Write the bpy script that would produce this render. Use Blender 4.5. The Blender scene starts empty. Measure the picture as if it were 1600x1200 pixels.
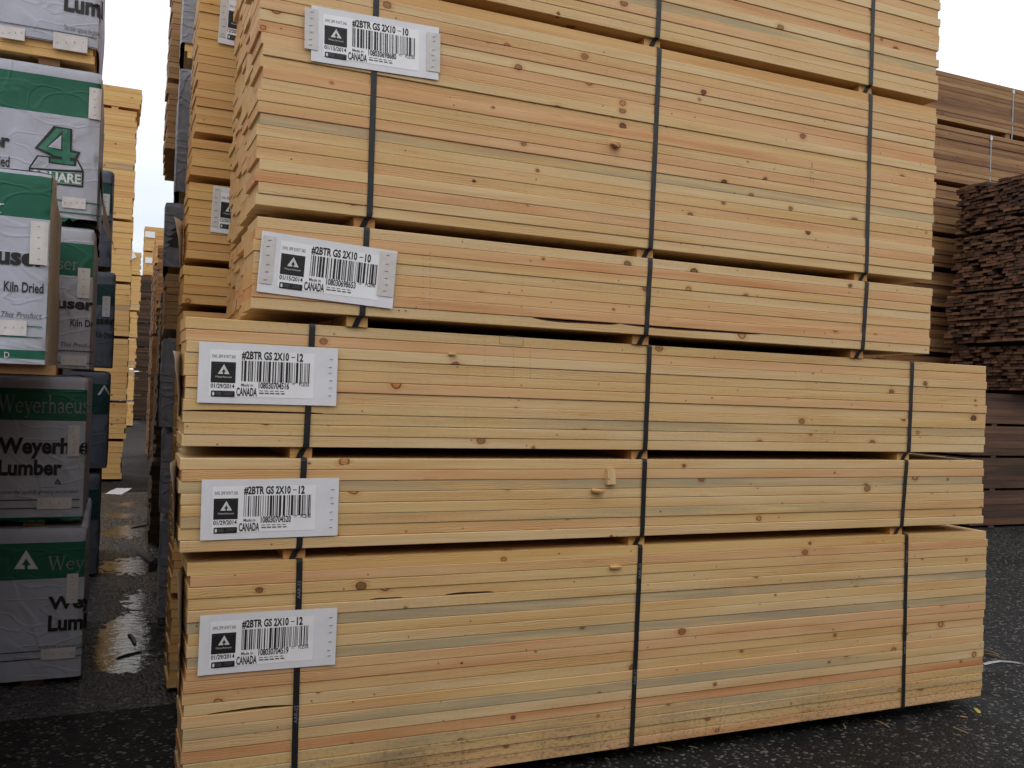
import bpy, bmesh, math, random
from mathutils import Vector, Matrix, noise

S = bpy.context.scene
COL = S.collection
RAD = math.radians

# ------------------------------------------------------------------ camera
CAM = Vector((-0.2358, -3.1059, 1.4524))
ROT = Matrix(((0.91396823, -0.03591913, -0.4041929),
              (-0.40421298, 0.00702492, -0.91463792),
              (0.03569242, 0.99933001, -0.00809842)))
FPX = 1424.58                       # focal length in pixels of a 1600 wide picture
cd = bpy.data.cameras.new("camera")
cam = bpy.data.objects.new("camera", cd)
COL.objects.link(cam)
cam.matrix_world = Matrix.Translation(CAM) @ ROT.to_4x4()
cd.sensor_width = 36.0
cd.lens = FPX / 1600 * 36
cd.clip_start = 0.05
cd.clip_end = 800
S.camera = cam

# ------------------------------------------------------------------ sky, sun, exposure
SUN_EL, SUN_AZ = RAD(48), RAD(205)      # azimuth measured from +y clockwise: behind the camera, a little left
W = bpy.data.worlds.new("World")
S.world = W
W.use_nodes = True
nt = W.node_tree
nt.nodes.clear()
wo = nt.nodes.new('ShaderNodeOutputWorld')
bg = nt.nodes.new('ShaderNodeBackground')
sky = nt.nodes.new('ShaderNodeTexSky')
sky.sky_type = 'NISHITA'
sky.sun_disc = False
sky.sun_elevation = SUN_EL
sky.sun_rotation = SUN_AZ
sky.air_density = 1.0
sky.dust_density = 3.0
tc = nt.nodes.new('ShaderNodeTexCoord')
cn = nt.nodes.new('ShaderNodeTexNoise')
cn.inputs['Scale'].default_value = 2.6
cn.inputs['Detail'].default_value = 6
cn.inputs['Distortion'].default_value = 0.4
cr = nt.nodes.new('ShaderNodeMapRange')
cr.inputs[1].default_value = 0.30
cr.inputs[2].default_value = 0.56
cr.inputs[3].default_value = 0.55
cr.inputs[4].default_value = 1.0
mx = nt.nodes.new('ShaderNodeMix')
mx.data_type = 'RGBA'
mx.inputs[7].default_value = (11.6, 11.6, 11.8, 1)
nt.links.new(tc.outputs['Generated'], cn.inputs['Vector'])
nt.links.new(cn.outputs['Fac'], cr.inputs[0])
nt.links.new(cr.outputs[0], mx.inputs[0])
nt.links.new(sky.outputs[0], mx.inputs[6])
sx = nt.nodes.new('ShaderNodeSeparateXYZ')
nt.links.new(tc.outputs['Generated'], sx.inputs[0])
lo = nt.nodes.new('ShaderNodeMapRange')          # thinner, bluer cloud low over the yard
lo.inputs[1].default_value = 0.16
lo.inputs[2].default_value = 0.27
lo.inputs[3].default_value = 0.0
lo.inputs[4].default_value = 1.0
nt.links.new(sx.outputs[2], lo.inputs[0])
cn2 = nt.nodes.new('ShaderNodeTexNoise')
cn2.inputs['Scale'].default_value = 9.0
cn2.inputs['Detail'].default_value = 5
mp = nt.nodes.new('ShaderNodeMapping')
mp.inputs['Scale'].default_value = (1, 1, 3.5)
nt.links.new(tc.outputs['Generated'], mp.inputs[0])
nt.links.new(mp.outputs[0], cn2.inputs['Vector'])
ml = nt.nodes.new('ShaderNodeMix')
ml.data_type = 'RGBA'
ml.inputs[6].default_value = (5.3, 6.3, 7.4, 1)
ml.inputs[7].default_value = (8.2, 8.5, 8.8, 1)
nt.links.new(cn2.outputs['Fac'], ml.inputs[0])
mz = nt.nodes.new('ShaderNodeMix')
mz.data_type = 'RGBA'
nt.links.new(lo.outputs[0], mz.inputs[0])
nt.links.new(ml.outputs[2], mz.inputs[6])
nt.links.new(mx.outputs[2], mz.inputs[7])
nt.links.new(mz.outputs[2], bg.inputs[0])
bg.inputs[1].default_value = 0.15
nt.links.new(bg.outputs[0], wo.inputs[0])

sl = bpy.data.lights.new("sun", 'SUN')
sl.energy = 0.5
sl.angle = RAD(35)
sl.color = (1.0, 0.95, 0.88)
so = bpy.data.objects.new("sun", sl)
COL.objects.link(so)
sd = Vector((math.sin(SUN_AZ) * math.cos(SUN_EL), math.cos(SUN_AZ) * math.cos(SUN_EL), math.sin(SUN_EL)))
so.rotation_euler = sd.to_track_quat('Z', 'Y').to_euler()
so.location = (0, 0, 30)

S.view_settings.view_transform = 'Standard'
S.view_settings.look = 'None'
S.view_settings.exposure = -0.29
S.view_settings.gamma = 1.0
S.render.engine = 'CYCLES'

# ------------------------------------------------------------------ helpers
def at(u, v, Y):                    # survey helper: the point at depth Y seen at a pixel of the photograph
    d = ROT @ Vector(((u - 800) / FPX, -(v - 600) / FPX, -1))
    return CAM + d * ((Y - CAM.y) / d.y)

def ground_at(u, v, z=0.0):
    d = ROT @ Vector(((u - 800) / FPX, -(v - 600) / FPX, -1))
    return CAM + d * ((z - CAM.z) / d.z)

def mesh(name, verts, faces, mats, midx=None, smooth=False, colors=None):
    me = bpy.data.meshes.new(name)
    me.from_pydata([tuple(v) for v in verts], [], faces)
    for m in mats:
        me.materials.append(m)
    if midx:
        me.polygons.foreach_set('material_index', midx)
    if smooth:
        me.polygons.foreach_set('use_smooth', [True] * len(me.polygons))
    if colors:
        a = me.color_attributes.new('tone', 'FLOAT_COLOR', 'POINT')
        a.data.foreach_set('color', [c for q in colors for c in q])
    me.update()
    return me

def obj(name, me, parent=None, loc=(0, 0, 0), rot=(0, 0, 0), label=None, kind=None, color=None):
    o = bpy.data.objects.new(name, me)
    COL.objects.link(o)
    o.location = loc
    o.rotation_euler = rot
    if parent:
        o.parent = parent
    if label:
        o['label'] = label
    if kind:
        o['kind'] = kind
    if color:
        o.color = color
    return o

def tag(o, label, cat, group=None):
    o['label'] = label
    o['category'] = cat
    if group:
        o['group'] = group
    return o

def thing(name, label, cat, loc, group=None, rz=0):
    o = obj(name, None, None, loc, (0, 0, rz))
    o.empty_display_size = 0.1
    return tag(o, label, cat, group)

class MB:                            # gathers shapes into one mesh
    def __init__(s):
        s.v, s.f, s.m, s.c = [], [], [], []
    def box(s, x0, y0, z0, x1, y1, z1, m=0, c=None):
        n = len(s.v)
        s.v += [(x0, y0, z0), (x1, y0, z0), (x1, y1, z0), (x0, y1, z0), (x0, y0, z1), (x1, y0, z1), (x1, y1, z1), (x0, y1, z1)]
        s.f += [(n, n+3, n+2, n+1), (n+4, n+5, n+6, n+7), (n, n+1, n+5, n+4), (n+1, n+2, n+6, n+5), (n+2, n+3, n+7, n+6), (n+3, n, n+4, n+7)]
        s.m += [m] * 6
        s.c += [c or (0, 0, 0, 0)] * 8
    def quad(s, pts, m=0):
        n = len(s.v)
        s.v += [tuple(p) for p in pts]
        s.f.append(tuple(range(n, n + len(pts))))
        s.m.append(m)
        s.c += [(0, 0, 0, 0)] * len(pts)
    def add(s, verts, faces, m=0):
        n = len(s.v)
        s.v += [tuple(p) for p in verts]
        s.f += [tuple(i + n for i in f) for f in faces]
        s.m += [m] * len(faces)
        s.c += [(0, 0, 0, 0)] * len(verts)
    def build(s, name, mats, parent=None, colors=False, smooth=False, **k):
        return obj(name, mesh(name, s.v, s.f, mats, s.m, smooth, s.c if colors else None), parent, **k)

# ------------------------------------------------------------------ materials
class NT:
    def __init__(s, name):
        s.mat = bpy.data.materials.new(name)
        s.mat.use_nodes = True
        s.t = s.mat.node_tree
        s.t.nodes.clear()
        s.out = s.n('ShaderNodeOutputMaterial')
        s.b = s.n('ShaderNodeBsdfPrincipled')
        s.t.links.new(s.b.outputs[0], s.out.inputs[0])
    def n(s, t, **k):
        nd = s.t.nodes.new(t)
        for a, v in k.items():
            setattr(nd, a, v)
        return nd
    def put(s, sock, v):
        if hasattr(v, 'links'):
            s.t.links.new(v, sock)
        elif isinstance(v, (tuple, list)) and len(v) == 3 and sock.type == 'RGBA':
            sock.default_value = (*v, 1)
        else:
            sock.default_value = v
    def math(s, op, a, b=0.0, clamp=False):
        nd = s.n('ShaderNodeMath', operation=op, use_clamp=clamp)
        s.put(nd.inputs[0], a)
        s.put(nd.inputs[1], b)
        return nd.outputs[0]
    def vmath(s, op, a, b=(0, 0, 0)):
        nd = s.n('ShaderNodeVectorMath', operation=op)
        s.put(nd.inputs[0], a)
        s.put(nd.inputs[1], b)
        return nd.outputs['Value'] if op in ('LENGTH', 'DISTANCE', 'DOT_PRODUCT') else nd.outputs[0]
    def rng(s, v, a, b, c=0.0, d=1.0, smooth=False):
        nd = s.n('ShaderNodeMapRange')
        if smooth:
            nd.interpolation_type = 'SMOOTHSTEP'
        for i, q in enumerate((v, a, b, c, d)):
            s.put(nd.inputs[i], q)
        return nd.outputs[0]
    def mix(s, f, a, b, mode='MIX'):
        nd = s.n('ShaderNodeMix', data_type='RGBA', blend_type=mode)
        s.put(nd.inputs[0], f)
        s.put(nd.inputs[6], a)
        s.put(nd.inputs[7], b)
        return nd.outputs[2]
    def noise(s, vec, scale=1, detail=3, rough=0.5, dist=0.0):
        nd = s.n('ShaderNodeTexNoise')
        s.put(nd.inputs['Vector'], vec)
        s.put(nd.inputs['Scale'], scale)
        nd.inputs['Detail'].default_value = detail
        nd.inputs['Roughness'].default_value = rough
        nd.inputs['Distortion'].default_value = dist
        return nd.outputs['Fac']
    def ramp(s, f, stops):
        nd = s.n('ShaderNodeValToRGB')
        e = nd.color_ramp.elements
        while len(e) < len(stops):
            e.new(0.5)
        for q, (p, c) in zip(e, stops):
            q.position = p
            q.color = (*c, 1)
        s.put(nd.inputs[0], f)
        return nd.outputs[0]
    def bump(s, h, strength=0.3, dist=0.01):
        nd = s.n('ShaderNodeBump')
        nd.inputs['Strength'].default_value = strength
        nd.inputs['Distance'].default_value = dist
        s.put(nd.inputs['Height'], h)
        s.t.links.new(nd.outputs[0], s.b.inputs['Normal'])
    def base(s, c, rough=0.6, metal=0.0, spec=None):
        s.put(s.b.inputs['Base Color'], c)
        s.put(s.b.inputs['Roughness'], rough)
        s.put(s.b.inputs['Metallic'], metal)
        if spec is not None:
            s.put(s.b.inputs['Specular IOR Level'], spec)
        return s.mat

def wood(name, pal, stain, bulk=False, knots=1.0, gain=1.0, weather=0.0, spec=0.25):
    s = NT(name)
    tcn = s.n('ShaderNodeTexCoord')
    P = tcn.outputs['Object']
    if bulk:
        a = s.n('ShaderNodeAttribute', attribute_name='tone')
        ctl, rnd = a.outputs['Color'], a.outputs['Alpha']
    else:
        oi = s.n('ShaderNodeObjectInfo')
        ctl, rnd = oi.outputs['Color'], oi.outputs['Random']
    c3 = s.n('ShaderNodeSeparateColor')
    s.put(c3.inputs[0], ctl)
    tone, blue, dirt = c3.outputs
    xyz = s.n('ShaderNodeSeparateXYZ')
    s.put(xyz.inputs[0], P)
    x, y, z = xyz.outputs
    u = s.math('ADD', x, s.math('MULTIPLY', rnd, 37.0))
    v = s.math('ADD', s.math('ADD', y, z), s.math('MULTIPLY', rnd, 91.0))
    cv = s.n('ShaderNodeCombineXYZ')
    s.put(cv.inputs[0], u)
    s.put(cv.inputs[1], v)
    s.put(cv.inputs[2], s.math('MULTIPLY', rnd, 13.0))
    UV = cv.outputs[0]
    drift = s.noise(s.vmath('MULTIPLY', UV, (0.75, 14.0, 1.0)), 1.0, 3, 0.55, 0.8)
    tone = s.math('ADD', tone, s.rng(drift, 0.25, 0.75, -0.30, 0.30), clamp=True)
    col = s.ramp(tone, [(0.0, pal[0]), (0.33, pal[1]), (0.66, pal[2]), (1.0, pal[3])])
    # knots
    sc = (3.4, 8.0, 0.0)
    cell = s.vmath('MULTIPLY', UV, sc)
    vo = s.n('ShaderNodeTexVoronoi', voronoi_dimensions='2D', feature='F1')
    s.put(vo.inputs['Vector'], cell)
    vo.inputs['Scale'].default_value = 1.0
    dl = s.vmath('MULTIPLY', s.vmath('SUBTRACT', cell, vo.outputs['Position']), (0.78 / sc[0], 1 / sc[1], 0.0))
    wob = s.noise(s.vmath('MULTIPLY', UV, (60, 60, 1)), 1.0, 2)
    d = s.math('ADD', s.vmath('LENGTH', dl), s.math('MULTIPLY', s.math('SUBTRACT', wob, 0.5), 0.006))
    vc = s.n('ShaderNodeSeparateColor')
    s.put(vc.inputs[0], vo.outputs['Color'])
    r = s.math('MULTIPLY', s.math('POWER', s.rng(vc.outputs[0], 1.0 - 0.72 * knots, 1.0, 0.0, 1.0), 1.6), 0.0165)
    ratio = s.math('DIVIDE', d, s.math('MAXIMUM', r, 0.0002))
    has = s.rng(r, 0.0012, 0.003)
    ks = s.n('ShaderNodeSeparateXYZ')
    s.put(ks.inputs[0], dl)
    bend = s.math('MULTIPLY', s.math('MULTIPLY', s.rng(s.math('DIVIDE', d, s.math('MAXIMUM', s.math('MULTIPLY', r, 3.6), 0.0003)), 1.0, 0.0, 0.0, 1.0, True), has), s.math('MULTIPLY', ks.outputs[1], -0.62))
    cw = s.n('ShaderNodeCombineXYZ')
    s.put(cw.inputs[0], u)
    s.put(cw.inputs[1], s.math('ADD', v, bend))
    s.put(cw.inputs[2], s.math('MULTIPLY', rnd, 13.0))
    GV = cw.outputs[0]
    # streaky grain, board-length tone drift
    fine = s.noise(s.vmath('MULTIPLY', GV, (3.0, 320.0, 1.0)), 1.0, 3, 0.6)
    col = s.mix(s.rng(fine, 0.42, 0.70, 0.0, 0.42), col, s.mix(1.0, col, (0.74, 0.60, 0.44), 'MULTIPLY'))
    broad = s.noise(s.vmath('MULTIPLY', GV, (1.3, 26.0, 1.0)), 1.0, 3, 0.55, 0.3)
    col = s.mix(s.rng(broad, 0.40, 0.72, 0.0, 0.70), col, s.mix(1.0, col, (0.88, 0.74, 0.58), 'MULTIPLY'))
    pale = s.noise(s.vmath('MULTIPLY', UV, (0.9, 9.0, 1.0)), 1.7, 2, 0.5)
    col = s.mix(s.rng(pale, 0.52, 0.75, 0.0, 0.35), col, s.mix(1.0, col, (1.06, 1.10, 1.12), 'MULTIPLY'))
    # cathedral figure on some stretches
    wv = s.n('ShaderNodeTexWave', wave_type='BANDS', bands_direction='Y')
    s.put(wv.inputs['Vector'], s.vmath('MULTIPLY', GV, (0.32, 1.0, 1.0)))
    wv.inputs['Scale'].default_value = 42
    wv.inputs['Distortion'].default_value = 9.0
    wv.inputs['Detail'].default_value = 2.0
    wv.inputs['Detail Scale'].default_value = 0.6
    fig = s.noise(s.vmath('MULTIPLY', UV, (0.8, 12.0, 1.0)), 1.3, 1)
    col = s.mix(s.math('MULTIPLY', s.rng(wv.outputs['Fac'], 0.45, 0.95, 0, 1), s.rng(fig, 0.47, 0.64, 0.0, 0.75)),
                col, s.mix(1.0, col, (0.78, 0.60, 0.42), 'MULTIPLY'))
    # blue stain: long tongues that start, fade and slant across the edge
    sl_ = s.n('ShaderNodeCombineXYZ')
    s.put(sl_.inputs[0], s.math('ADD', s.math('MULTIPLY', u, 1.1), s.math('MULTIPLY', v, 7.0)))
    s.put(sl_.inputs[1], s.math('MULTIPLY', v, 20.0))
    s.put(sl_.inputs[2], s.math('MULTIPLY', rnd, 13.0))
    bn = s.noise(sl_.outputs[0], 1.0, 5, 0.6, 0.9)
    bm = s.math('MULTIPLY', s.rng(s.math('ADD', bn, s.math('MULTIPLY', blue, 0.30)), 0.56, 0.78, 0, 0.80), s.rng(blue, 0.02, 0.3, 0, 1))
    bm = s.math('MULTIPLY', bm, s.rng(fine, 0.3, 0.7, 1.0, 0.72))
    stain_c = s.mix(s.rng(broad, 0.35, 0.7), stain, s.mix(1.0, stain, (0.86, 0.90, 1.06), 'MULTIPLY'))
    col = s.mix(bm, col, stain_c)
    # resin and rust-red blotches
    rn = s.noise(s.vmath('MULTIPLY', UV, (5.0, 38.0, 1.0)), 1.0, 4, 0.65)
    col = s.mix(s.rng(rn, 0.64, 0.78, 0, 0.60), col, s.mix(1.0, col, (0.85, 0.52, 0.26), 'MULTIPLY'))
    halo = s.math('MULTIPLY', s.rng(ratio, 2.3, 0.9, 0, 0.42, True), has)
    col = s.mix(halo, col, s.mix(1.0, col, (0.80, 0.52, 0.32), 'MULTIPLY'))
    kc = s.ramp(ratio, [(0.0, (0.15, 0.062, 0.030)), (0.5, (0.26, 0.120, 0.055)), (0.80, (0.060, 0.022, 0.012)), (1.0, (0.11, 0.046, 0.020))])
    # some knots are only a dark bark ring round clear wood
    hollow = s.math('MULTIPLY', s.rng(vc.outputs[2], 0.55, 0.60), s.rng(ratio, 0.78, 0.62))
    kc = s.mix(s.math('MULTIPLY', hollow, 0.85), kc, s.mix(1.0, col, (0.92, 0.72, 0.52), 'MULTIPLY'))
    kd = s.mix(s.rng(vc.outputs[1], 0.62, 0.90, 0, 0.85), kc, (0.035, 0.016, 0.010))
    km = s.math('MULTIPLY', s.rng(ratio, 1.06, 0.86), has)
    col = s.mix(s.math('MULTIPLY', km, s.rng(vc.outputs[2], 0.0, 1.0, 0.72, 1.0)), col, kd)
    # tiny pin knots and specks
    v2 = s.n('ShaderNodeTexVoronoi', voronoi_dimensions='2D', feature='F1')
    c2 = s.vmath('MULTIPLY', UV, (9.0, 22.0, 0.0))
    s.put(v2.inputs['Vector'], c2)
    v2.inputs['Scale'].default_value = 1.0
    d2 = s.vmath('LENGTH', s.vmath('MULTIPLY', s.vmath('SUBTRACT', c2, v2.outputs['Position']), (1 / 9.0, 1 / 22.0, 0)))
    v2c = s.n('ShaderNodeSeparateColor')
    s.put(v2c.inputs[0], v2.outputs['Color'])
    col = s.mix(s.math('MULTIPLY', s.rng(d2, 0.0042, 0.0022), s.rng(v2c.outputs[0], 0.90, 0.92, 0, 0.8)), col, (0.09, 0.040, 0.020))
    # end grain
    nx = s.n('ShaderNodeSeparateXYZ')
    s.put(nx.inputs[0], tcn.outputs['Normal'])
    em = s.rng(s.math('ABSOLUTE', nx.outputs[0]), 0.6, 0.9)
    ring = s.n('ShaderNodeTexWave', wave_type='RINGS', rings_direction='X')
    cc = s.n('ShaderNodeCombineXYZ')
    s.put(cc.inputs[0], s.math('MULTIPLY', rnd, 11))
    s.put(cc.inputs[1], s.math('SUBTRACT', y, s.math('MULTIPLY', rnd, 0.24)))
    s.put(cc.inputs[2], s.math('ADD', z, s.rng(rnd, 0, 1, 0.01, 0.08)))
    s.put(ring.inputs['Vector'], cc.outputs[0])
    ring.inputs['Scale'].default_value = 45
    ring.inputs['Distortion'].default_value = 1.2
    ec = s.mix(s.rng(ring.outputs['Fac'], 0.3, 0.9, 0, 0.45), s.mix(1.0, col, (0.98, 0.90, 0.80), 'MULTIPLY'), s.mix(1.0, col, (0.66, 0.48, 0.32), 'MULTIPLY'))
    col = s.mix(em, col, ec)
    # small vertical smudges
    sn = s.noise(s.vmath('MULTIPLY', P, (70, 3, 9)), 1.0, 3, 0.6)
    sm2 = s.noise(s.vmath('MULTIPLY', UV, (2.3, 5.0, 3)), 1.0, 2, 0.5)
    col = s.mix(s.math('MULTIPLY', s.rng(sn, 0.62, 0.74, 0, 0.35), s.rng(sm2, 0.58, 0.72)), col, s.mix(1.0, col, (0.52, 0.47, 0.40), 'MULTIPLY'))
    # yard dirt
    dn = s.noise(s.vmath('MULTIPLY', P, (55, 55, 90)), 1.0, 5, 0.7)
    dn2 = s.noise(s.vmath('MULTIPLY', P, (2.2, 8, 14)), 1.0, 3, 0.6)
    dm = s.math('MULTIPLY', dirt, s.math('ADD', s.rng(dn, 0.50, 0.66, 0, 0.75), s.rng(dn2, 0.46, 0.72, 0, 0.65)), clamp=True)
    col = s.mix(dm, col, (0.085, 0.070, 0.045))
    if weather:
        wn = s.noise(s.vmath('MULTIPLY', P, (1.5, 20, 20)), 1.0, 4, 0.65)
        col = s.mix(s.rng(wn, 0.35, 0.7, 0, weather), col, s.mix(1.0, col, (0.40, 0.38, 0.38), 'MULTIPLY'))
    if gain != 1.0:
        col = s.mix(1.0, col, (gain, gain, gain), 'MULTIPLY')
    s.base(col, s.rng(fine, 0.3, 0.7, 0.50, 0.72), spec=spec)
    s.bump(s.math('ADD', fine, s.math('MULTIPLY', wob, 0.4)), 0.22, 0.0015)
    return s.mat

FRESH = [(0.662, 0.500, 0.285), (0.645, 0.462, 0.215), (0.655, 0.422, 0.228), (0.580, 0.295, 0.132)]
WOOD = wood("spruce board", FRESH, (0.335, 0.305, 0.200))
BULK = wood("spruce bulk boards", [(0.66, 0.47, 0.225), (0.65, 0.43, 0.165), (0.63, 0.395, 0.175), (0.56, 0.305, 0.11)], (0.30, 0.26, 0.18), bulk=True, knots=0.8)
AGED = wood("aged brown boards", [(0.40, 0.250, 0.122), (0.33, 0.188, 0.085), (0.27, 0.142, 0.064), (0.15, 0.078, 0.040)], (0.16, 0.13, 0.09), bulk=True, knots=0.6, weather=0.35)
DARKW = wood("dark shaded boards", [(0.120, 0.074, 0.046), (0.085, 0.052, 0.033), (0.060, 0.037, 0.025), (0.030, 0.020, 0.015)], (0.05, 0.042, 0.036), bulk=True, knots=0.4, weather=0.7)  # shade on the aisle stacks is put into this dark colour
REDW = wood("dark red brown boards", [(0.200, 0.110, 0.062), (0.140, 0.074, 0.045), (0.095, 0.050, 0.032), (0.040, 0.024, 0.018)], (0.06, 0.05, 0.04), bulk=True, knots=0.2, weather=0.4)  # very dark brown for the stacks at the right edge

def simple(name, c, rough=0.6, metal=0.0, spec=None, var=0.12, scale=9.0, bump=0.0, bscale=200.0):
    s = NT(name)
    P = s.n('ShaderNodeTexCoord').outputs['Object']
    n1 = s.noise(P, scale, 5, 0.6)
    c2 = tuple(q * (1 - var * 2.2) for q in c)
    s.base(s.mix(s.rng(n1, 0.35, 0.72), c, c2), s.rng(n1, 0.3, 0.7, max(0.02, rough - 0.08), min(1, rough + 0.1)), metal, spec)
    if bump:
        s.bump(s.noise(P, bscale, 3), bump, 0.002)
    return s.mat

BARK = simple("bark", (0.075, 0.032, 0.024), 0.85, var=0.3, scale=60, bump=0.6, bscale=300)
STRAP = simple("black strap steel", (0.016, 0.017, 0.020), 0.42, 0.0, 0.42, 0.2, 30)
BOLSTER = wood("bolster wood", [(0.56, 0.37, 0.16), (0.55, 0.34, 0.13), (0.50, 0.29, 0.12), (0.45, 0.22, 0.07)], (0.3, 0.26, 0.18), knots=0.5)
PAPER = simple("tag card", (0.70, 0.71, 0.75), 0.55, var=0.05, scale=14, bump=0.15, bscale=90)
LABEL = simple("printed label white", (0.79, 0.80, 0.83), 0.40, var=0.03, scale=20)
STRIP = simple("card strip", (0.60, 0.575, 0.56), 0.6, var=0.08, scale=25, bump=0.2, bscale=120)
INK = simple("black ink", (0.006, 0.006, 0.0065), 0.6, var=0.2, scale=80)
GREYINK = simple("grey ink", (0.10, 0.10, 0.115), 0.5, var=0.2, scale=80)
FADEDINK = simple("faded white ink", (0.24, 0.27, 0.26), 0.5, var=0.25, scale=30)
WHITEINK = simple("white ink", (0.62, 0.64, 0.63), 0.5, var=0.1, scale=50)
STEEL = simple("staple steel", (0.16, 0.16, 0.17), 0.35, 1.0, var=0.1)

def sheet_mat(name, c, dirtc=(0.20, 0.18, 0.16), dirt=0.35, rough=0.48, crumple=0.34):
    s = NT(name)
    P = s.n('ShaderNodeTexCoord').outputs['Object']
    n1 = s.noise(P, 4.0, 5, 0.65)
    n2 = s.noise(s.vmath('MULTIPLY', P, (30, 30, 5)), 1.0, 4, 0.6)
    m = s.math('MULTIPLY', s.rng(n1, 0.46, 0.78, 0, dirt), s.rng(n2, 0.3, 0.7, 0.4, 1.0))
    def crease(vec, sc, w_):
        q = s.noise(vec, sc, 2, 0.5, 0.6)
        return s.rng(s.math('ABSOLUTE', s.math('SUBTRACT', q, 0.5)), 0.0, w_, 1.0, 0.0, True)
    cz = s.math('ADD', crease(s.vmath('MULTIPLY', P, (1.0, 1.0, 0.55)), 3.4, 0.05), s.math('MULTIPLY', crease(s.vmath('MULTIPLY', P, (0.5, 0.5, 1.2)), 6.5, 0.04), 0.6))
    wv = s.noise(s.vmath('MULTIPLY', P, (240, 240, 900)), 1.0, 1)
    s.base(s.mix(m, c, dirtc), s.rng(n1, 0.3, 0.7, rough - 0.06, rough + 0.12), spec=0.35)
    s.bump(s.math('ADD', s.math('ADD', s.math('MULTIPLY', wv, 0.5), s.math('MULTIPLY', s.noise(P, 22, 4, 0.6), 1.3)), s.math('MULTIPLY', cz, 1.5)), crumple, 0.007)
    return s.mat

WRAP = sheet_mat("white lumber wrap", (0.395, 0.415, 0.49))
WRAPG = sheet_mat("green printed wrap", (0.006, 0.105, 0.062), (0.012, 0.06, 0.04))
WRAPDK = sheet_mat("wrap of dark teal print", (0.010, 0.055, 0.050), (0.02, 0.04, 0.04))
WRAPEND = sheet_mat("beige wrap end", (0.30, 0.28, 0.24), (0.10, 0.09, 0.07), 0.6)
WRAPGREY = sheet_mat("grey weathered wrap", (0.22, 0.22, 0.245), (0.065, 0.06, 0.06), 0.9, 0.42, 0.9)
WRAPBLUE = sheet_mat("blue grey wrap", (0.125, 0.14, 0.18), (0.045, 0.048, 0.058), 0.8)
GREENINK = simple("green ink", (0.010, 0.150, 0.085), 0.5, var=0.15, scale=40)

def asphalt(name, r0, r1, spec, bump, bd=0.007, k=1.0, ags=78):
    s = NT(name)
    P = s.n('ShaderNodeTexCoord').outputs['Object']
    ag = s.n('ShaderNodeTexVoronoi', feature='F1')
    s.put(ag.inputs['Vector'], P)
    ag.inputs['Scale'].default_value = ags
    agc = s.n('ShaderNodeSeparateColor')
    s.put(agc.inputs[0], ag.outputs['Color'])
    big = s.noise(P, 0.55, 5, 0.6)
    mid = s.noise(P, 7.0, 5, 0.65)
    fin = s.noise(P, 160.0, 3, 0.6)
    col = s.mix(s.rng(mid, 0.3, 0.7), (0.010 * k, 0.0098 * k, 0.0098 * k), (0.024 * k, 0.0235 * k, 0.023 * k))
    col = s.mix(s.rng(agc.outputs[0], 0.87, 0.98, 0, 0.8), col, (0.17, 0.166, 0.155))
    col = s.mix(s.rng(big, 0.50, 0.72, 0, 0.6), col, s.mix(1.0, col, (0.45, 0.43, 0.42), 'MULTIPLY'))
    wet = s.math('ADD', s.rng(big, 0.40, 0.66), s.math('MULTIPLY', s.math('SUBTRACT', mid, 0.5), 0.9), clamp=True)
    s.base(col, s.rng(wet, 0, 1, r0, r1), spec=spec)
    h = s.math('ADD', s.math('MULTIPLY', ag.outputs['Distance'], -1.0), s.math('MULTIPLY', fin, 0.35))
    h = s.math('ADD', h, s.math('MULTIPLY', mid, 0.5))
    s.bump(h, bump, bd)
    return s.mat
ASPHALT = asphalt("damp asphalt", 0.70, 0.42, 0.08, 0.9)
WETASPHALT = asphalt("wet asphalt", 0.30, 0.15, 0.8, 1.0, 0.022, 2.0, 52)

def water():
    s = NT("puddle water")
    P = s.n('ShaderNodeTexCoord').outputs['Object']
    n = s.noise(s.vmath('MULTIPLY', P, (9, 26, 1)), 1.0, 4, 0.6)
    s.base((0.020, 0.019, 0.018), s.rng(n, 0.3, 0.7, 0.02, 0.09), spec=0.5)
    s.bump(n, 0.30, 0.012)
    return s.mat
WATER = water()

# ------------------------------------------------------------------ the ground
g = MB()
g.quad([(-150, -60, 0), (150, -60, 0), (150, 240, 0), (-150, 240, 0)])
gr = g.build('ground', [ASPHALT], kind='structure')

PUD = [(-0.06, 2.42, 0.16, 0.48, 0.0125), (-0.14, 2.05, 0.12, 0.30, 0.007), (0.0, 3.35, 0.10, 0.25, 0.006), (-0.02, 4.5, 0.22, 0.30, 0.010),
       (0.04, 6.2, 0.26, 0.34, 0.010), (0.10, 8.2, 0.2, 0.2, 0.009), (-0.10, 7.3, 0.14, 0.2, 0.007)]
def ground_h(x, y):
    """small height field of the worn asphalt in the aisle"""
    h = 0.0068 + 0.0034 * noise.noise(Vector((x * 9, y * 9, 1))) + 0.0046 * noise.noise(Vector((x * 21, y * 15, 2))) + 0.0044 * noise.noise(Vector((x * 55, y * 55, 3)))
    for cx, cy, rx, ry, d in PUD:
        q = ((x - cx) / rx) ** 2 + ((y - cy) / ry) ** 2
        if q < 6:
            h -= d * math.exp(-q)
    return h
X0, X1, YA, YB = -0.80, 0.34, 1.22, 9.4
nx_, ny_ = 104, 620
V, F = [], []
for k in range(ny_ + 1):
    y = YA + (YB - YA) * (k / ny_) ** 1.25
    for i in range(nx_ + 1):
        x = X0 + (X1 - X0) * i / nx_
        e = min(1, (x - X0) / 0.08, (X1 - x) / 0.08, (y - YA) / 0.08, (YB - y) / 0.3)
        V.append((x, y, 0.0015 * (1 - e) + e * ground_h(x, y)))
for k in range(ny_):
    for i in range(nx_):
        q = k * (nx_ + 1) + i
        F.append((q, q + 1, q + nx_ + 2, q + nx_ + 1))
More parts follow.
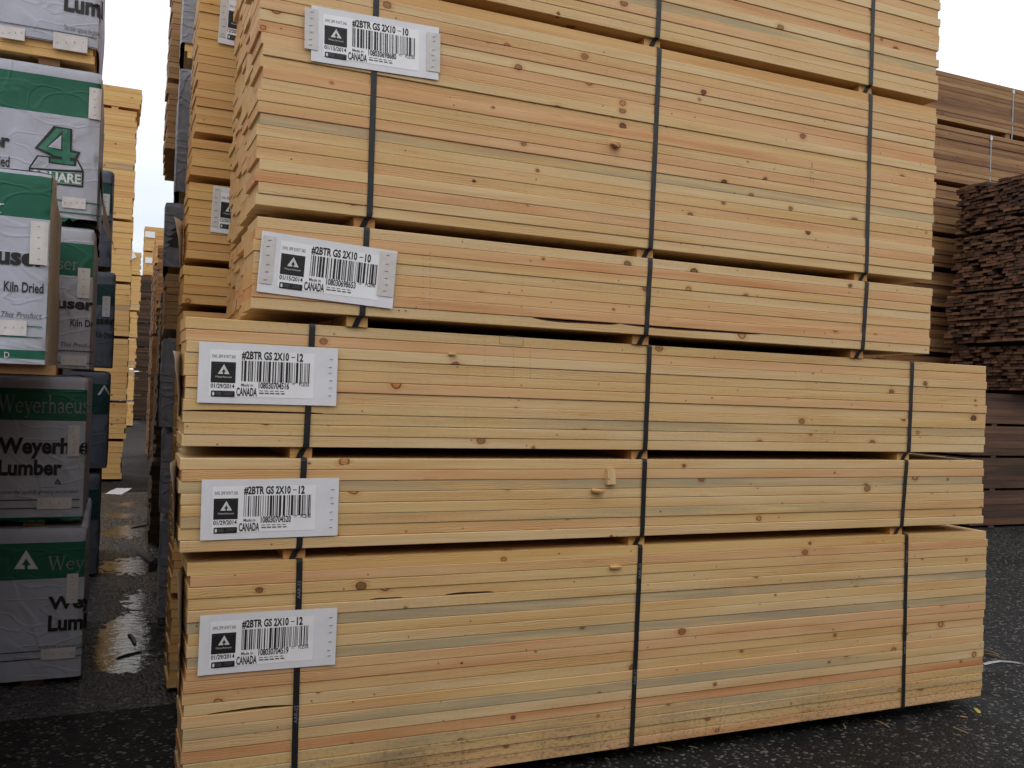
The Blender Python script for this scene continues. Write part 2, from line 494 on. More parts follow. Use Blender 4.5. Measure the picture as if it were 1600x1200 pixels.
obj('aisle_asphalt', mesh('aisle_asphalt', V, F, [WETASPHALT], smooth=True), kind='structure')
for zoff, (cx, cy, rx, ry, d) in enumerate(PUD):
    zoff *= 0.00025
    m = MB()
    n = 40
    m.v = [(cx + 1.25 * rx * math.cos(2 * math.pi * i / n), cy + 1.25 * ry * math.sin(2 * math.pi * i / n), 0.0030 + zoff) for i in range(n)]
    m.f = [tuple(range(n))]
    m.m = [0]
    m.build('puddle', [WATER], kind='structure')

# ------------------------------------------------------------------ boards
BW, BT = 0.235, 0.0375
def board_mesh(L, seed, wanes=(), W=BW, T=BT):
    e = 0.0023
    rnd = random.Random(seed)
    xs = [L * i / 14 for i in range(15)]
    for (a, b, side, dz) in wanes:
        xs += [a + (b - a) * i / 16 for i in range(17)]
    xs = sorted(set(round(q, 4) for q in xs))
    V, F, M = [], [], []
    ph = rnd.uniform(0, 6)
    T = T - rnd.choice((0, 0.0002, 0.0004, 0.0008))
    for x in xs:
        bow = 0.0007 * math.sin(ph + x * 1.7)
        sb = st = 0.0
        for (a, b, side, dz) in wanes:
            if a < x < b:
                t = (x - a) / (b - a)
                k = dz * math.sin(math.pi * t) ** 0.6 * (0.86 + 0.16 * math.sin(7 * t + ph))
                if side == 'b':
                    sb = max(sb, k)
                else:
                    st = max(st, k)
        sec = [(0, e + sb), (0.3 * e + 0.9 * sb, 0.3 * e + 0.35 * sb), (e + 2.2 * sb, 0),
               (W - e, 0), (W - 0.3 * e, 0.3 * e), (W, e), (W, T - e), (W - 0.3 * e, T - 0.3 * e), (W - e, T),
               (e + 2.2 * st, T), (0.3 * e + 0.9 * st, T - 0.3 * e - 0.35 * st), (0, T - e - st)]
        V += [(x, yy + bow, zz) for (yy, zz) in sec]
    n = 12
    for i in range(len(xs) - 1):
        xm = (xs[i] + xs[i + 1]) / 2
        ib = any(a < xm < b and sd_ == 'b' for a, b, sd_, _ in wanes)
        it = any(a < xm < b and sd_ == 't' for a, b, sd_, _ in wanes)
        for k in range(n):
            k2 = (k + 1) % n
            F.append((i * n + k, i * n + k2, (i + 1) * n + k2, (i + 1) * n + k))
            M.append(1 if (ib and k in (0, 1)) or (it and k in (9, 10)) else 0)
    F.append(tuple(range(n - 1, -1, -1)))
    M.append(0)
    o = (len(xs) - 1) * n
    F.append(tuple(range(o, o + n)))
    M.append(0)
    F = [tuple(reversed(f)) for f in F]
    return mesh('board', V, F, [WOOD, BARK], M)

L12, L10 = 3.658, 3.048
VAR = {L12: [board_mesh(L12, 10 + i) for i in range(5)], L10: [board_mesh(L10, 30 + i) for i in range(5)]}

TONE = {'n': (0.05, 0.0), 'y': (0.33, 0.0), 'p': (0.62, 0.0), 'P': (0.95, 0.0), 'g': (0.20, 0.70), 'h': (0.30, 0.40)}

def ribbon(mb, path, w, t=0.0012):
    """steel band along a path in y-z, width along x"""
    n = len(path)
    V = []
    for i, p in enumerate(path):
        a = Vector(path[max(i - 1, 0)])
        b = Vector(path[min(i + 1, n - 1)])
        d = (b - a).normalized()
        nr = Vector((0, -d.z, d.y)).normalized() if abs(d.x) < 0.99 else Vector((0, -1, 0))
        p = Vector(p)
        for s_, q in ((-1, 0), (1, 0), (1, 1), (-1, 1)):
            V.append(p + Vector((s_ * w / 2, 0, 0)) + nr * (q * t))
    F = []
    for i in range(n - 1):
        for k in range(4):
            k2 = (k + 1) % 4
            F.append((i * 4 + k, i * 4 + k2, i * 4 + 4 + k2, i * 4 + 4 + k))
    F += [(3, 2, 1, 0), (n * 4 - 4, n * 4 - 3, n * 4 - 2, n * 4 - 1)]
    mb.add(V, F)

# ------------------------------------------------------------------ lettering
_tcache = {}
def glyphs(body, bold=0.0, shear=0.0):
    key = (body, bold, shear)
    if key in _tcache:
        return _tcache[key]
    cu = bpy.data.curves.new('lettering', 'FONT')
    cu.body = body
    cu.size = 1.0
    cu.offset = bold
    cu.shear = shear
    cu.resolution_u = 3
    o = bpy.data.objects.new('lettering', cu)
    COL.objects.link(o)
    dg = bpy.context.evaluated_depsgraph_get()
    dg.update()
    me = o.evaluated_get(dg).to_mesh()
    V = [(v.co.x, v.co.y) for v in me.vertices]
    F = [tuple(p.vertices) for p in me.polygons]
    o.evaluated_get(dg).to_mesh_clear()
    bpy.data.objects.remove(o)
    bpy.data.curves.remove(cu)
    x0 = min(v[0] for v in V); x1 = max(v[0] for v in V)
    y0 = min(v[1] for v in V); y1 = max(v[1] for v in V)
    V = [((a - x0) / (x1 - x0), (b - y0) / (y1 - y0)) for a, b in V]
    _tcache[key] = (V, F)
    return V, F

# serif letters drawn as strokes: (points, thick) in a box 1 high (x-height 0.62)
def _arc(cx, cy, rx, ry, a0, a1, n=14):
    return [(cx + rx * math.cos(RAD(a0 + (a1 - a0) * i / n)), cy + ry * math.sin(RAD(a0 + (a1 - a0) * i / n))) for i in range(n + 1)]
SERIF = {
 'W': (1.18, [([(0.10, 0.98), (0.36, 0)], .13), ([(0.36, 0), (0.58, 0.90)], .06), ([(0.56, 0.98), (0.82, 0)], .13), ([(0.82, 0), (1.06, 0.98)], .06),
              ([(0, 0.98), (0.26, 0.98)], .045), ([(0.44, 0.98), (0.70, 0.98)], .045), ([(0.94, 0.98), (1.16, 0.98)], .045)]),
 'e': (0.58, [(_arc(0.29, 0.30, 0.23, 0.29, 10, 310), .085), ([(0.08, 0.34), (0.50, 0.34)], .045)]),
 'y': (0.60, [([(0.10, 0.60), (0.32, 0.02)], .11), ([(0.52, 0.60), (0.24, -0.24), (0.10, -0.26)], .055), ([(0, 0.61), (0.24, 0.61)], .04), ([(0.40, 0.61), (0.60, 0.61)], .04)]),
 'r': (0.46, [([(0.14, 0.62), (0.14, 0)], .10), ([(0.14, 0.44), (0.24, 0.57), (0.40, 0.58)], .075), ([(0.02, 0.01), (0.28, 0.01)], .04), ([(0.02, 0.59), (0.14, 0.60)], .05)]),
 'h': (0.66, [([(0.14, 1.02), (0.14, 0)], .10), ([(0.14, 0.42), (0.28, 0.58), (0.42, 0.56), (0.50, 0.42), (0.50, 0)], .085), ([(0.02, 0.01), (0.27, 0.01)], .04), ([(0.38, 0.01), (0.63, 0.01)], .04), ([(0.02, 0.99), (0.14, 1.0)], .05)]),
 'a': (0.56, [([(0.10, 0.48), (0.20, 0.59), (0.34, 0.58), (0.40, 0.46), (0.40, 0.08), (0.52, 0.03)], .085), (_arc(0.24, 0.17, 0.16, 0.15, 40, 320), .07)]),
 'u': (0.64, [([(0.12, 0.60), (0.12, 0.16), (0.22, 0.04), (0.36, 0.06), (0.46, 0.18)], .085), ([(0.48, 0.60), (0.48, 0.02), (0.60, 0.02)], .09), ([(0.0, 0.59), (0.12, 0.60)], .05), ([(0.38, 0.59), (0.48, 0.60)], .05)]),
 's': (0.46, [([(0.38, 0.50), (0.28, 0.60), (0.14, 0.56), (0.10, 0.45), (0.22, 0.34), (0.35, 0.24), (0.36, 0.10), (0.24, 0.01), (0.10, 0.04), (0.06, 0.16)], .075)]),
}
def serif(body):
    V, F, cx = [], [], 0.0
    for ch in body:
        w, strokes = SERIF[ch]
        for pts, th in strokes:
            for (ax, ay), (bx, by) in zip(pts[:-1], pts[1:]):
                dx, dy = bx - ax, by - ay
                l = math.hypot(dx, dy) or 1
                nx_, ny_ = -dy / l * th / 2, dx / l * th / 2
                ex, ey = dx / l * th * 0.25, dy / l * th * 0.25
                n = len(V)
                V += [(cx + ax + nx_ - ex, ay + ny_ - ey), (cx + ax - nx_ - ex, ay - ny_ - ey), (cx + bx - nx_ + ex, by - ny_ + ey), (cx + bx + nx_ + ex, by + ny_ + ey)]
                F.append((n, n + 1, n + 2, n + 3))
        cx += w
    return [(a / cx, b) for a, b in V], F, cx

def tri_logo(x0, z0, w, h):
    """white triangle with a small tree cut into it, as polygons"""
    P = lambda a, b: (x0 + a * w, z0 + b * h)
    return [[P(0.5, 1), P(0.0, 0), P(0.24, 0), P(0.5, 0.55)], [P(0.5, 1), P(0.5, 0.55), P(0.76, 0), P(1, 0)],
            [P(0.5, 0.55), P(0.40, 0.33), P(0.60, 0.33)][:0] or [P(0.24, 0), P(0.44, 0.0), P(0.44, 0.18), P(0.33, 0.18)],
            [P(0.76, 0), P(0.67, 0.18), P(0.56, 0.18), P(0.56, 0.0)]]

# ------------------------------------------------------------------ paper tags stapled on packages
def make_tag(parent, x, z, w, h, tilt, size_txt, date, number, pce, seed, y=-0.0065, strips=(), shift=0.0):
    """x,z: lower left corner in the parent's front plane"""
    rnd = random.Random(seed)
    def cy(a, b):                       # curl of the card
        return -0.0030 * (0.5 + 0.5 * noise.noise(Vector((a * 6, b * 9, seed)))) - 0.004 * abs(2 * a / w - 1) ** 6 * rnd_c
    rnd_c = rnd.uniform(0.3, 1.0)
    V, F = [], []
    nx_, nz_ = 30, 12
    for k in range(nz_ + 1):
        for i in range(nx_ + 1):
            a, b = w * i / nx_, h * k / nz_
            V.append((a, cy(a, b), b))
    for k in range(nz_):
        for i in range(nx_):
            q = k * (nx_ + 1) + i
            F.append((q, q + 1, q + nx_ + 2, q + nx_ + 1))
    t = obj('paper_tag', mesh('paper_tag', V, F, [PAPER], smooth=True), parent, (x, y, z), (0, -tilt, 0))
    fx = lambda q: w * ((q - 255) / 1270.0 + shift)
    fz = lambda q: h * (1 - (q - 110) / 560.0)
    def conform(pts, off):
        return [(a, cy(a, b) - off, b) for a, b in pts]
    def rect(mb, xa, ya, xb, yb, off, m=0, n=1):
        for i in range(n):
            q0, q1 = xa + (xb - xa) * i / n, xa + (xb - xa) * (i + 1) / n
            mb.quad(conform([(fx(q0), fz(yb)), (fx(q1), fz(yb)), (fx(q1), fz(ya)), (fx(q0), fz(ya))], off), m)
    def text(mb, body, xa, ya, xb, yb, off=0.0012, bold=0.0, m=0, shear=0.0):
        gv, gf = glyphs(body, bold, shear)
        mb.add(conform([(fx(xa + (xb - xa) * a), fz(yb + (ya - yb) * b)) for a, b in gv], off), gf, m)
    ls = MB()
    for i in range(16):
        for k in range(6):
            rect(ls, 352 + 59.5 * i, 175 + 72 * k, 352 + 59.5 * (i + 1), 175 + 72 * (k + 1), 0.0007)
    ls.build('label_sheet', [LABEL], t)
    def part(name, fn):
        lt = MB()
        fn(lt)
        lt.build(name, [INK, GREYINK], t)
    part('lettering', lambda lt: text(lt, "SWL SPF KWT S4S", 370, 222, 578, 254, m=1, bold=0.004))
    def grade(lt):
        text(lt, "#2BTR GS 2X10", 632, 178, 1062, 262, bold=0.036)
        text(lt, "\u2013", 1083, 214, 1118, 222, bold=0.03)
        text(lt, size_txt, 1138, 178, 1195, 258, bold=0.036)
    part('lettering', grade)
    part('lettering', lambda lt: text(lt, date, 366, 490, 576, 532, bold=0.024))
    def origin(lt):
        text(lt, "Made in", 635, 480, 742, 510, bold=0.012)
        text(lt, "CANADA", 595, 520, 780, 600, bold=0.028)
    part('lettering', origin)
    part('lettering', lambda lt: text(lt, number, 793, 462, 1072, 526, bold=0.026))
    part('lettering', lambda lt: text(lt, "PCE:" + pce, 1165, 452, 1260, 490, bold=0.014))
    def fine_print(lt):                # small unreadable print as fine dashes
        for q in range(5):
            rect(lt, 800 + 48 * q, 542, 834 + 48 * q, 549, 0.0012, 1)
            rect(lt, 800 + 50 * q, 562, 842 + 48 * q, 574, 0.0012, 1)
        rect(lt, 1096, 462, 1134, 467, 0.0012, 1)
        rect(lt, 1100, 476, 1126, 480, 0.0012, 1)
    part('fine_print', fine_print)
    bc = MB()
    br = random.Random(99 + seed)
    q = 635.0
    while q < 1262:
        wd = br.choice((5, 5, 6, 11, 12, 21))
        rect(bc, q, 268, min(q + wd, 1268), 462, 0.0012)
        q += wd + br.choice((6, 7, 11, 16))
    bc.build('barcode', [INK], t)
    lg = MB()
    rect(lg, 365, 288, 583, 482, 0.0011, 0, 3)
    for poly in tri_logo(425, 0, 104, 90):
        lg.quad(conform([(fx(a), fz(400 - b)) for a, b in poly], 0.0019), 1)
    text(lg, "Weyerhaeuser", 402, 418, 552, 440, 0.0019, 0.0, 1)
    rect(lg, 368, 303, 580, 305, 0.0018, 2)
    # small certificate badge
    rect(lg, 376, 555, 576, 612, 0.0011, 0, 3)
    rect(lg, 371, 561, 376, 606, 0.0011, 0)
    rect(lg, 576, 561, 581, 606, 0.0011, 0)
    for k in range(8):
        a0, a1 = 2 * math.pi * k / 8, 2 * math.pi * (k + 1) / 8
        lg.quad(conform([(fx(391), fz(584)), (fx(391 + 11 * math.cos(a0)), fz(584 + 19 * math.sin(a0))), (fx(391 + 11 * math.cos(a1)), fz(584 + 19 * math.sin(a1)))], 0.0019), 1)
    for k in range(3):
        rect(lg, 410, 567 + 12 * k, 462, 573 + 12 * k, 0.0019, 2)
        rect(lg, 484, 565 + 12 * k, 570 - 9 * k, 569 + 12 * k, 0.0019, 2)
    lg.build('emblem', [INK, WHITEINK, GREYINK], t)
    shift = 0.0
    for (xa, ya, xb, yb) in strips:    # extra card strips with their own staples
        sb = MB()
        rect(sb, xa, ya, xb, yb, 0.0025, 0, 2)
        so_ = sb.build('card_strip', [STRIP], t)
    st = MB()
    for (xa, ya, xb, yb) in (strips or ((1410, 180, 1510, 620),)):
        nst = 6
        for k in range(nst):
            cyy = ya + (yb - ya) * (k + 0.5 + rnd.uniform(-.2, .2)) / nst
            xm = (xa + xb) / 2 + rnd.uniform(-8, 8)
            st.quad(conform([(fx(xm - 16), fz(cyy + 3)), (fx(xm + 16), fz(cyy - 2)), (fx(xm + 16), fz(cyy - 7)), (fx(xm - 16), fz(cyy - 2))], 0.0042))
    st.build('staple', [STEEL], t, kind='stuff')
    return t

def end_tag(parent, y, z, w, h, seed, lift=0.03, x=-0.012):
    """a card stapled on the left end of a package, its near edge curling away"""
    V, F = [], []
    for k in range(13):
        for i in range(13):
            a, b = i / 12, k / 12
            curl = lift * ((1 - a) ** 3) * (0.35 + 0.65 * b ** 2) + 0.004 * noise.noise(Vector((a * 3, b * 5, seed)))
            V.append((-curl + 0.05 * w * a, w * a, h * b))
    for k in range(12):
        for i in range(12):
            q = k * 13 + i
            F.append((q, q + 1, q + 14, q + 13))
    return obj('paper_tag', mesh('paper_tag', V, F, [PAPER], smooth=True), parent, (x, y, z), (0, 0, 0))

# ------------------------------------------------------------------ strapped packages of long boards
def lumber_package(label, x0, y0, z0, layers, L, tones, straps, seed, group, bolster_h=0.038, dirt=(), wanes={}, jit=0.006, cols=5, indiv=True, skew=0.055, ejit=0.006, tags=(), bset=0.018, strap_txt=False):
    rnd = random.Random(seed)
    root = thing('lumber_package', label, 'lumber package', (x0, y0, z0), group)
    n_ind = 0
    rest = MB()
    for k in range(layers):                     # k = 0 is the lowest
        ch = tones[layers - 1 - k] if layers - 1 - k < len(tones) else rnd.choice('nyppn')
        lj = rnd.uniform(-jit, jit)
        for c in range(cols):
            front = c == 0
            t0, b0 = TONE[ch if front else rnd.choice('nnyppyp')]
            colr = (min(1, max(0, t0 + rnd.uniform(-.10, .12))), b0, dirt[k] if front and k < len(dirt) else rnd.choice((0.03, 0.05, 0.10, 0.16)), 1)
            dx = lj if front else rnd.uniform(-ejit, ejit) - (1.6 * ejit if rnd.random() < .10 else 0)
            loc = (dx + skew * BW * c, c * (BW + 0.0006) + (rnd.uniform(-0.0030, 0.0030) if front else 0), bolster_h + 0.038 * k + rnd.uniform(0, 0.0004))
            if (front or indiv) and n_ind < 100:
                if front and (k in wanes):
                    me = board_mesh(L, seed * 50 + k, wanes[k])
                else:
                    me = rnd.choice(VAR[L])
                obj('board', me, root, loc, color=colr)
                n_ind += 1
            else:
                rest.box(loc[0], loc[1], loc[2], loc[0] + L, loc[1] + BW, loc[2] + BT, 0, (colr[0], 0, 0.03, rnd.random()))
    if rest.v:
        rest.build('board', [BULK], root, colors=True, kind='stuff')
    H = bolster_h + 0.038 * layers
    Wd = cols * (BW + 0.0006)
    for (xt, xb) in straps:
        m = MB()
        m.box(-0.037, bset, 0, 0.037, Wd - 0.01, bolster_h - 0.0005)
        bo = m.build('bolster', [BOLSTER], root, loc=(xb - 0.012, 0, 0), color=(rnd.random() * .8, 0, 0.1, 1))
        s = MB()
        f = -0.0035
        path = [(xb - 0.022, bset + 0.02, 0.0006), (xb - 0.020, bset - 0.003, 0.0012), (xb - 0.010, min(0.012, bset * 0.5), bolster_h * 0.72), (xb - 0.001, f + 0.001, bolster_h + 0.001), (xb, f, bolster_h + 0.012)]
        for i in range(1, 9):
            q = i / 8
            path.append((xb + (xt - xb) * q, f - 0.0006 * math.sin(i * 2.1), bolster_h + 0.012 + (H - bolster_h - 0.020) * q))
        path += [(xt, f + 0.002, H + 0.0006), (xt, 0.02, H + 0.0018), (xt, Wd - 0.02, H + 0.0018), (xt, Wd + 0.003, H - 0.003), (xb, Wd + 0.003, bolster_h), (xb - .02, Wd - 0.012, 0.0006), (xb - 0.022, bset + 0.02, 0.0006)]
        ribbon(s, path, 0.0208)
        so_ = s.build('strap', [STRAP], root)
        if strap_txt:
            gv, gf = glyphs("AAR-22", 0.0)
            for zc in (H - 0.10, H - 0.52):
                lm = MB()
                q = (zc - bolster_h) / (H - bolster_h)
                xc = xb + (xt - xb) * q
                lm.add([(xc - 0.006 + 0.012 * (1 - b), f - 0.0030, zc - 0.03 + 0.06 * a) for a, b in gv], gf)
                lm.build('lettering', [GREYINKL], so_)
    return root

GREYINKL = simple("faded grey ink", (0.20, 0.21, 0.24), 0.5)

MAIN = 'strapped packages in the front stack'
ZA = 0.06 + 0.798
DJ = -0.025
Zr = {'A': 0.0, 'B': ZA, 'C': ZA + 0.342, 'D': ZA + 0.342 + 0.456, 'E': ZA + 0.342 + 0.456 + 0.342, 'F': ZA + 0.342 * 2 + 0.456 + 0.836}
def straps_at(px, x0, y0):
    return [(at(a, b, y0).x - x0, at(c, d, y0).x - x0) for a, b, c, d in px]

xA, xB, xC, xD, xE, xF = 0.022, -0.014, -0.012, 0.186, 0.181, 0.179
pa = lumber_package('tall plank package on the ground, bottom of the front stack, dirt along its lowest boards',
    xA, 0, Zr['A'], 21, L12, 'npyyngyngppynpgnPhhyp', straps_at([(468, 873, 460, 1200), (1000, 853, 986, 1166), (1416, 835, 1410, 1105)], xA, 0), 1, MAIN, skew=0.080, ejit=0.004,
    bolster_h=0.06, bset=0.13, dirt=(0.85, 0.75, 0.6, 0.35, 0.15), wanes={8: [(0.075, 0.36, 'b', 0.0085)], 17: [(0.60, 0.72, 'b', 0.004), (0.88, 1.07, 'b', 0.007)]}, strap_txt=True)
pb = lumber_package('thin plank package with a wood block stuck on its face, second from the ground',
    xB, 0, Zr['B'], 8, L12, 'npgnnhyn', straps_at([(475, 716, 467, 864), (1007, 719, 1002, 850), (1416, 720, 1408, 825)], xB, 0), 2, MAIN, skew=0.080, ejit=0.004)
pc = lumber_package('eleven-board package of planks, uppermost of the longer packages in the front stack',
    xC, 0, Zr['C'], 11, L12, 'ypnnypnnhnn', straps_at([(488, 505, 478, 700), (1014.5, 538, 1007, 707), (1425, 566, 1419, 708)], xC, 0), 3, MAIN, skew=0.080, ejit=0.004,
    wanes={3: [(0.0, 0.45, 'b', 0.005)]})
x1, x2 = at(842, 492, DJ).x - xD, at(950, 500, DJ).x - xD
x3, x4 = at(975, 505, DJ).x - xD, at(1190, 518, DJ).x - xD
pd = lumber_package('thin plank package with dark bark along its lowest board and a smudged paper tag',
    xD, DJ, Zr['D'], 8, L10, 'npynpppn', straps_at([(573, 355, 566, 490), (1016, 400, 1009, 522), (1354, 440, 1347, 550)], xD, DJ), 4, MAIN,
    wanes={0: [(x1 - .02, x2 + .05, 't', 0.011), (x3, x4, 't', 0.008)]}, jit=0.009)
pe = lumber_package('tall plank package with one grey stained board across its middle, second from the top',
    xE, DJ, Zr['E'], 21, L10, 'pnppnppnypnppgnypnpnn', straps_at([(589, -40, 577, 340), (1030, 72, 1016, 388), (1360, 150, 1353, 427)], xE, DJ), 5, MAIN, jit=0.010)
pf = lumber_package('topmost package of planks in the front stack, cut off by the top of the picture',
    xF, DJ, Zr['F'], 21, L10, 'npnpnnpypnpnpynpngpnn', straps_at([(592, -100, 590, -60), (1034, -60, 1027, 57), (1364, -20, 1360, 133)], xF, DJ), 6, MAIN, jit=0.012)

def tag_px(parent, y, tl, tr, bl, *a, **k):
    TL, TR, BL = at(*tl, y), at(*tr, y), at(*bl, y)
    w = math.hypot(TR.x - TL.x, TR.z - TL.z)
    h = math.hypot(TL.x - BL.x, TL.z - BL.z)
    tilt = math.atan2(TR.z - TL.z, TR.x - TL.x)
    return make_tag(parent, BL.x - parent.location.x, BL.z - parent.location.z, w, h, tilt, *a, **k)

tag_px(pe, DJ, (488.5, 9.8), (686.8, 45), (484.8, 96), "10", "01/15/2014", "108030698680", "105", 11, shift=0.012, strips=((190, 150, 318, 560), (1398, 180, 1538, 590)))
tag_px(pd, DJ, (410.3, 361), (621, 393.8), (400, 455.5), "10", "01/15/2014", "108030698653", "40", 12, shift=0.062, strips=((274, 150, 380, 590), (1360, 130, 1517, 560)))
tag_px(pc, 0, (311.8, 533.5), (528, 544.5), (307.5, 628.8), "12", "01/29/2014", "108030704516", "55", 13)
tag_px(pb, 0, (313.5, 749), (527.7, 746.4), (312, 844), "12", "01/29/2014", "108030704520", "40", 14)
tag_px(pa, 0, (311, 960.6), (525, 948.4), (308, 1054.7), "12", "01/29/2014", "108030704519", "105", 15)
end_tag(pc, 0.03, 0.13, 0.42, 0.215, 21, 0.035, x=-0.004)
end_tag(pb, 0.03, 0.055, 0.42, 0.27, 22, 0.028, x=-0.004)
end_tag(pa, 0.04, 0.40, 0.42, 0.42, 23, 0.03, x=-0.004)

# carpenter's stamp marks on the upper boards of the eleven-board package
sm = MB()
def mark(u0, v0, u1, v1, wd=0.0016):
    a, b = at(u0, v0, 0), at(u1, v1, 0)
    d = (b - a).normalized() if (b - a).length else Vector((1, 0, 0))
    nrm = Vector((-d.z, 0, d.x)) * wd / 2
    y = -0.0032
    sm.quad([(p.x - xC, y, p.z - Zr['C']) for p in (a - nrm, b - nrm, b + nrm, a + nrm)])
for q in ((780, 524, 780, 537), (780, 537, 817, 540), (817, 528, 817, 540), (790, 524, 812, 527)):
    mark(*q, 0.0014)
sm.build('stamp_mark', [GREYINK], pc)
sm = MB()
for q in range(8):
    mark(757, 522 + 8 * q, 757, 526 + 8 * q, 0.001)
    mark(802, 545 + 6.5 * q, 802, 548.5 + 6.5 * q, 0.001)
    mark(828, 541 + 6.5 * q, 828, 545 + 6.5 * q, 0.001)
sm.build('stamp_mark', [GREYINK], pc)

def marks_on(pkg, Y, qs):
    m = MB()
    for u0, v0, u1, v1, wd in qs:
        a, b = at(u0, v0, Y), at(u1, v1, Y)
        d = (b - a).normalized()
        nrm = Vector((-d.z, 0, d.x)) * wd / 2
        m.quad([(p.x - pkg.location.x, -0.0042, p.z - pkg.location.z) for p in (a - nrm, b - nrm, b + nrm, a + nrm)])
    m.build('stamp_mark', [GREYINK], pkg)
marks_on(pd, DJ, [(672, 393 + 9 * i, 671.5, 397 + 9 * i, 0.0011) for i in range(11)] + [(661, 403 + 9 * i, 660.5, 406 + 9 * i, 0.0009) for i in range(8)] + [(622, 484, 624, 486, .004), (632, 485, 635, 486, .004), (650, 478, 649, 484, .002)])
marks_on(pe, DJ, [(1268, 254, 1268, 262, 0.002), (1264, 268, 1271, 270, 0.0016), (1266, 274, 1266, 284, 0.0016), (1270, 276, 1270, 286, 0.0016)])

# ------------------------------------------------------------------ chips and blocks wedged in the front stack
def chip(name, label, u, v, Y, sx, sy, sz, rot, tone, seed, cat='wood chip'):
    p = at(u, v, Y)
    rnd = random.Random(seed)
    m = MB()
    n = 6
    V, F = [], []
    for i in range(n + 1):
        t = i / n
        k = 1 if 'block' in name else 1 - 0.35 * abs(2 * t - 1) ** 3 + rnd.uniform(-.05, .05)
        for (b, c) in ((-1, -1), (1, -1), (1, 1), (-1, 1)):
            V.append((sx * (t - .5), b * sy / 2 * k, c * sz / 2 * k + (0 if 'block' in name else 0.06 * sz * math.sin(3 * t))))
    for i in range(n):
        for q in range(4):
            F.append((i * 4 + q, i * 4 + 4 + q, i * 4 + 4 + (q + 1) % 4, i * 4 + (q + 1) % 4))
    F += [(0, 1, 2, 3), (n * 4 + 3, n * 4 + 2, n * 4 + 1, n * 4)]
    m.add(V, F)
    o = m.build(name, [WOOD], loc=p, rot=rot, color=(tone, 0, 0.05, 1))
    return tag(o, label, cat)
chip('wood_block', 'small upright wood block stuck to the face of the thin package, right of its middle', 954, 745, -0.008, 0.058, 0.018, 0.036, (0, RAD(86), 0), 0.1, 1, 'wood block')
chip('wood_chip', 'flat splinter jutting out of a seam just below the small upright wood block', 934, 767, -0.012, 0.05, 0.022, 0.009, (0.3, 0.1, 0), 0.4, 2)
chip('wood_chip', 'small dark wedge of wood jutting from a seam high on the tall upper package', 962, 226, DJ - 0.014, 0.042, 0.030, 0.016, (0.25, 0.18, 0.5), 0.9, 3)
chip('wood_chip', 'thin pale splinter in a seam near the top of the bottom package', 962, 886, -0.010, 0.05, 0.018, 0.007, (0.2, 0, 0), 0.3, 4)
chip('wood_chip', 'tiny pale splinter at a seam of the eleven-board package above its tag', 707, 553, -0.008, 0.03, 0.012, 0.006, (0.2, 0, 0), 0.3, 5)

# ------------------------------------------------------------------ plain packages further off: one mesh of boards each
def bulk_package(name, label, x0, x1, y0, y1, z0, z1, group, mat=None, thick=0.04, wide=0.235, tone=(0.1, 0.9), jx=0.01, seed=0, bolster=0.035, straps=(), jy=0.004, cat='lumber package', seal=False, skew=0.0, ragged=False):
    rnd = random.Random(seed)
    root = thing(name, label, cat, (x0, y0, z0), group)
    L, D, H = x1 - x0, y1 - y0, z1 - z0
    m = MB()
    nl = max(1, round((H - bolster) / thick))
    th = (H - bolster) / nl
    nc = max(1, round(D / wide))
    wc = D / nc
    for k in range(nl):
        if ragged:
            nc = max(2, round(D / wide) + rnd.randint(-2, 3))
            wc = D / nc
        for c in range(nc):
            a = rnd.uniform(-jx, jx)
            if ragged and rnd.random() < 0.07:
                a += 0.25
            b = rnd.uniform(-jx, jx)
            yo = rnd.uniform(-jy, jy) if c == 0 else 0
            a += skew * c * wc
            b += skew * c * wc
            m.box(a, c * wc + yo, bolster + k * th + (rnd.uniform(0, 0.003) if ragged else 0), L + b, (c + 1) * wc - (0.008 if ragged else 0.002), bolster + (k + 1) * th - (0.0045 if ragged else 0.0025), 0,
                  (rnd.uniform(*tone), 0.7 if rnd.random() < .03 else 0.0, 0.05, rnd.random()))
    m.build('boards', [mat or BULK], root, colors=True)
    if bolster > 0.01:
        n = 0
        for q in (0.10, 0.5, 0.90):
            bm_ = MB()
            bm_.box(L * q - 0.045, 0.012, 0, L * q + 0.045, D - 0.012, bolster - 0.001, 0, (rnd.uniform(.3, 1), 0, 0.2, rnd.random()))
            bm_.build('bolster', [mat or BULK], root, colors=True)
    for xs in straps:
        s = MB()
        ribbon(s, [(xs, D / 2, 0.001), (xs, 0.0, 0.002), (xs, -0.006, bolster + .01), (xs, -0.006, H - 0.006), (xs, -0.001, H + 0.002), (xs, D / 2, H + 0.002)], 0.022)
        so_ = s.build('strap', [STRAP if not seal else STEELBAND], root)
        if seal:
            q = MB()
            q.box(xs - 0.022, -0.012, H - 0.075, xs + 0.022, -0.0075, H - 0.02)
            q.build('seal', [SEAL], so_)
    return root
STEELBAND = simple("grey steel band", (0.30, 0.31, 0.33), 0.4, 0.0, 0.5)
SEAL = simple("bright band seal", (0.62, 0.64, 0.66), 0.35)

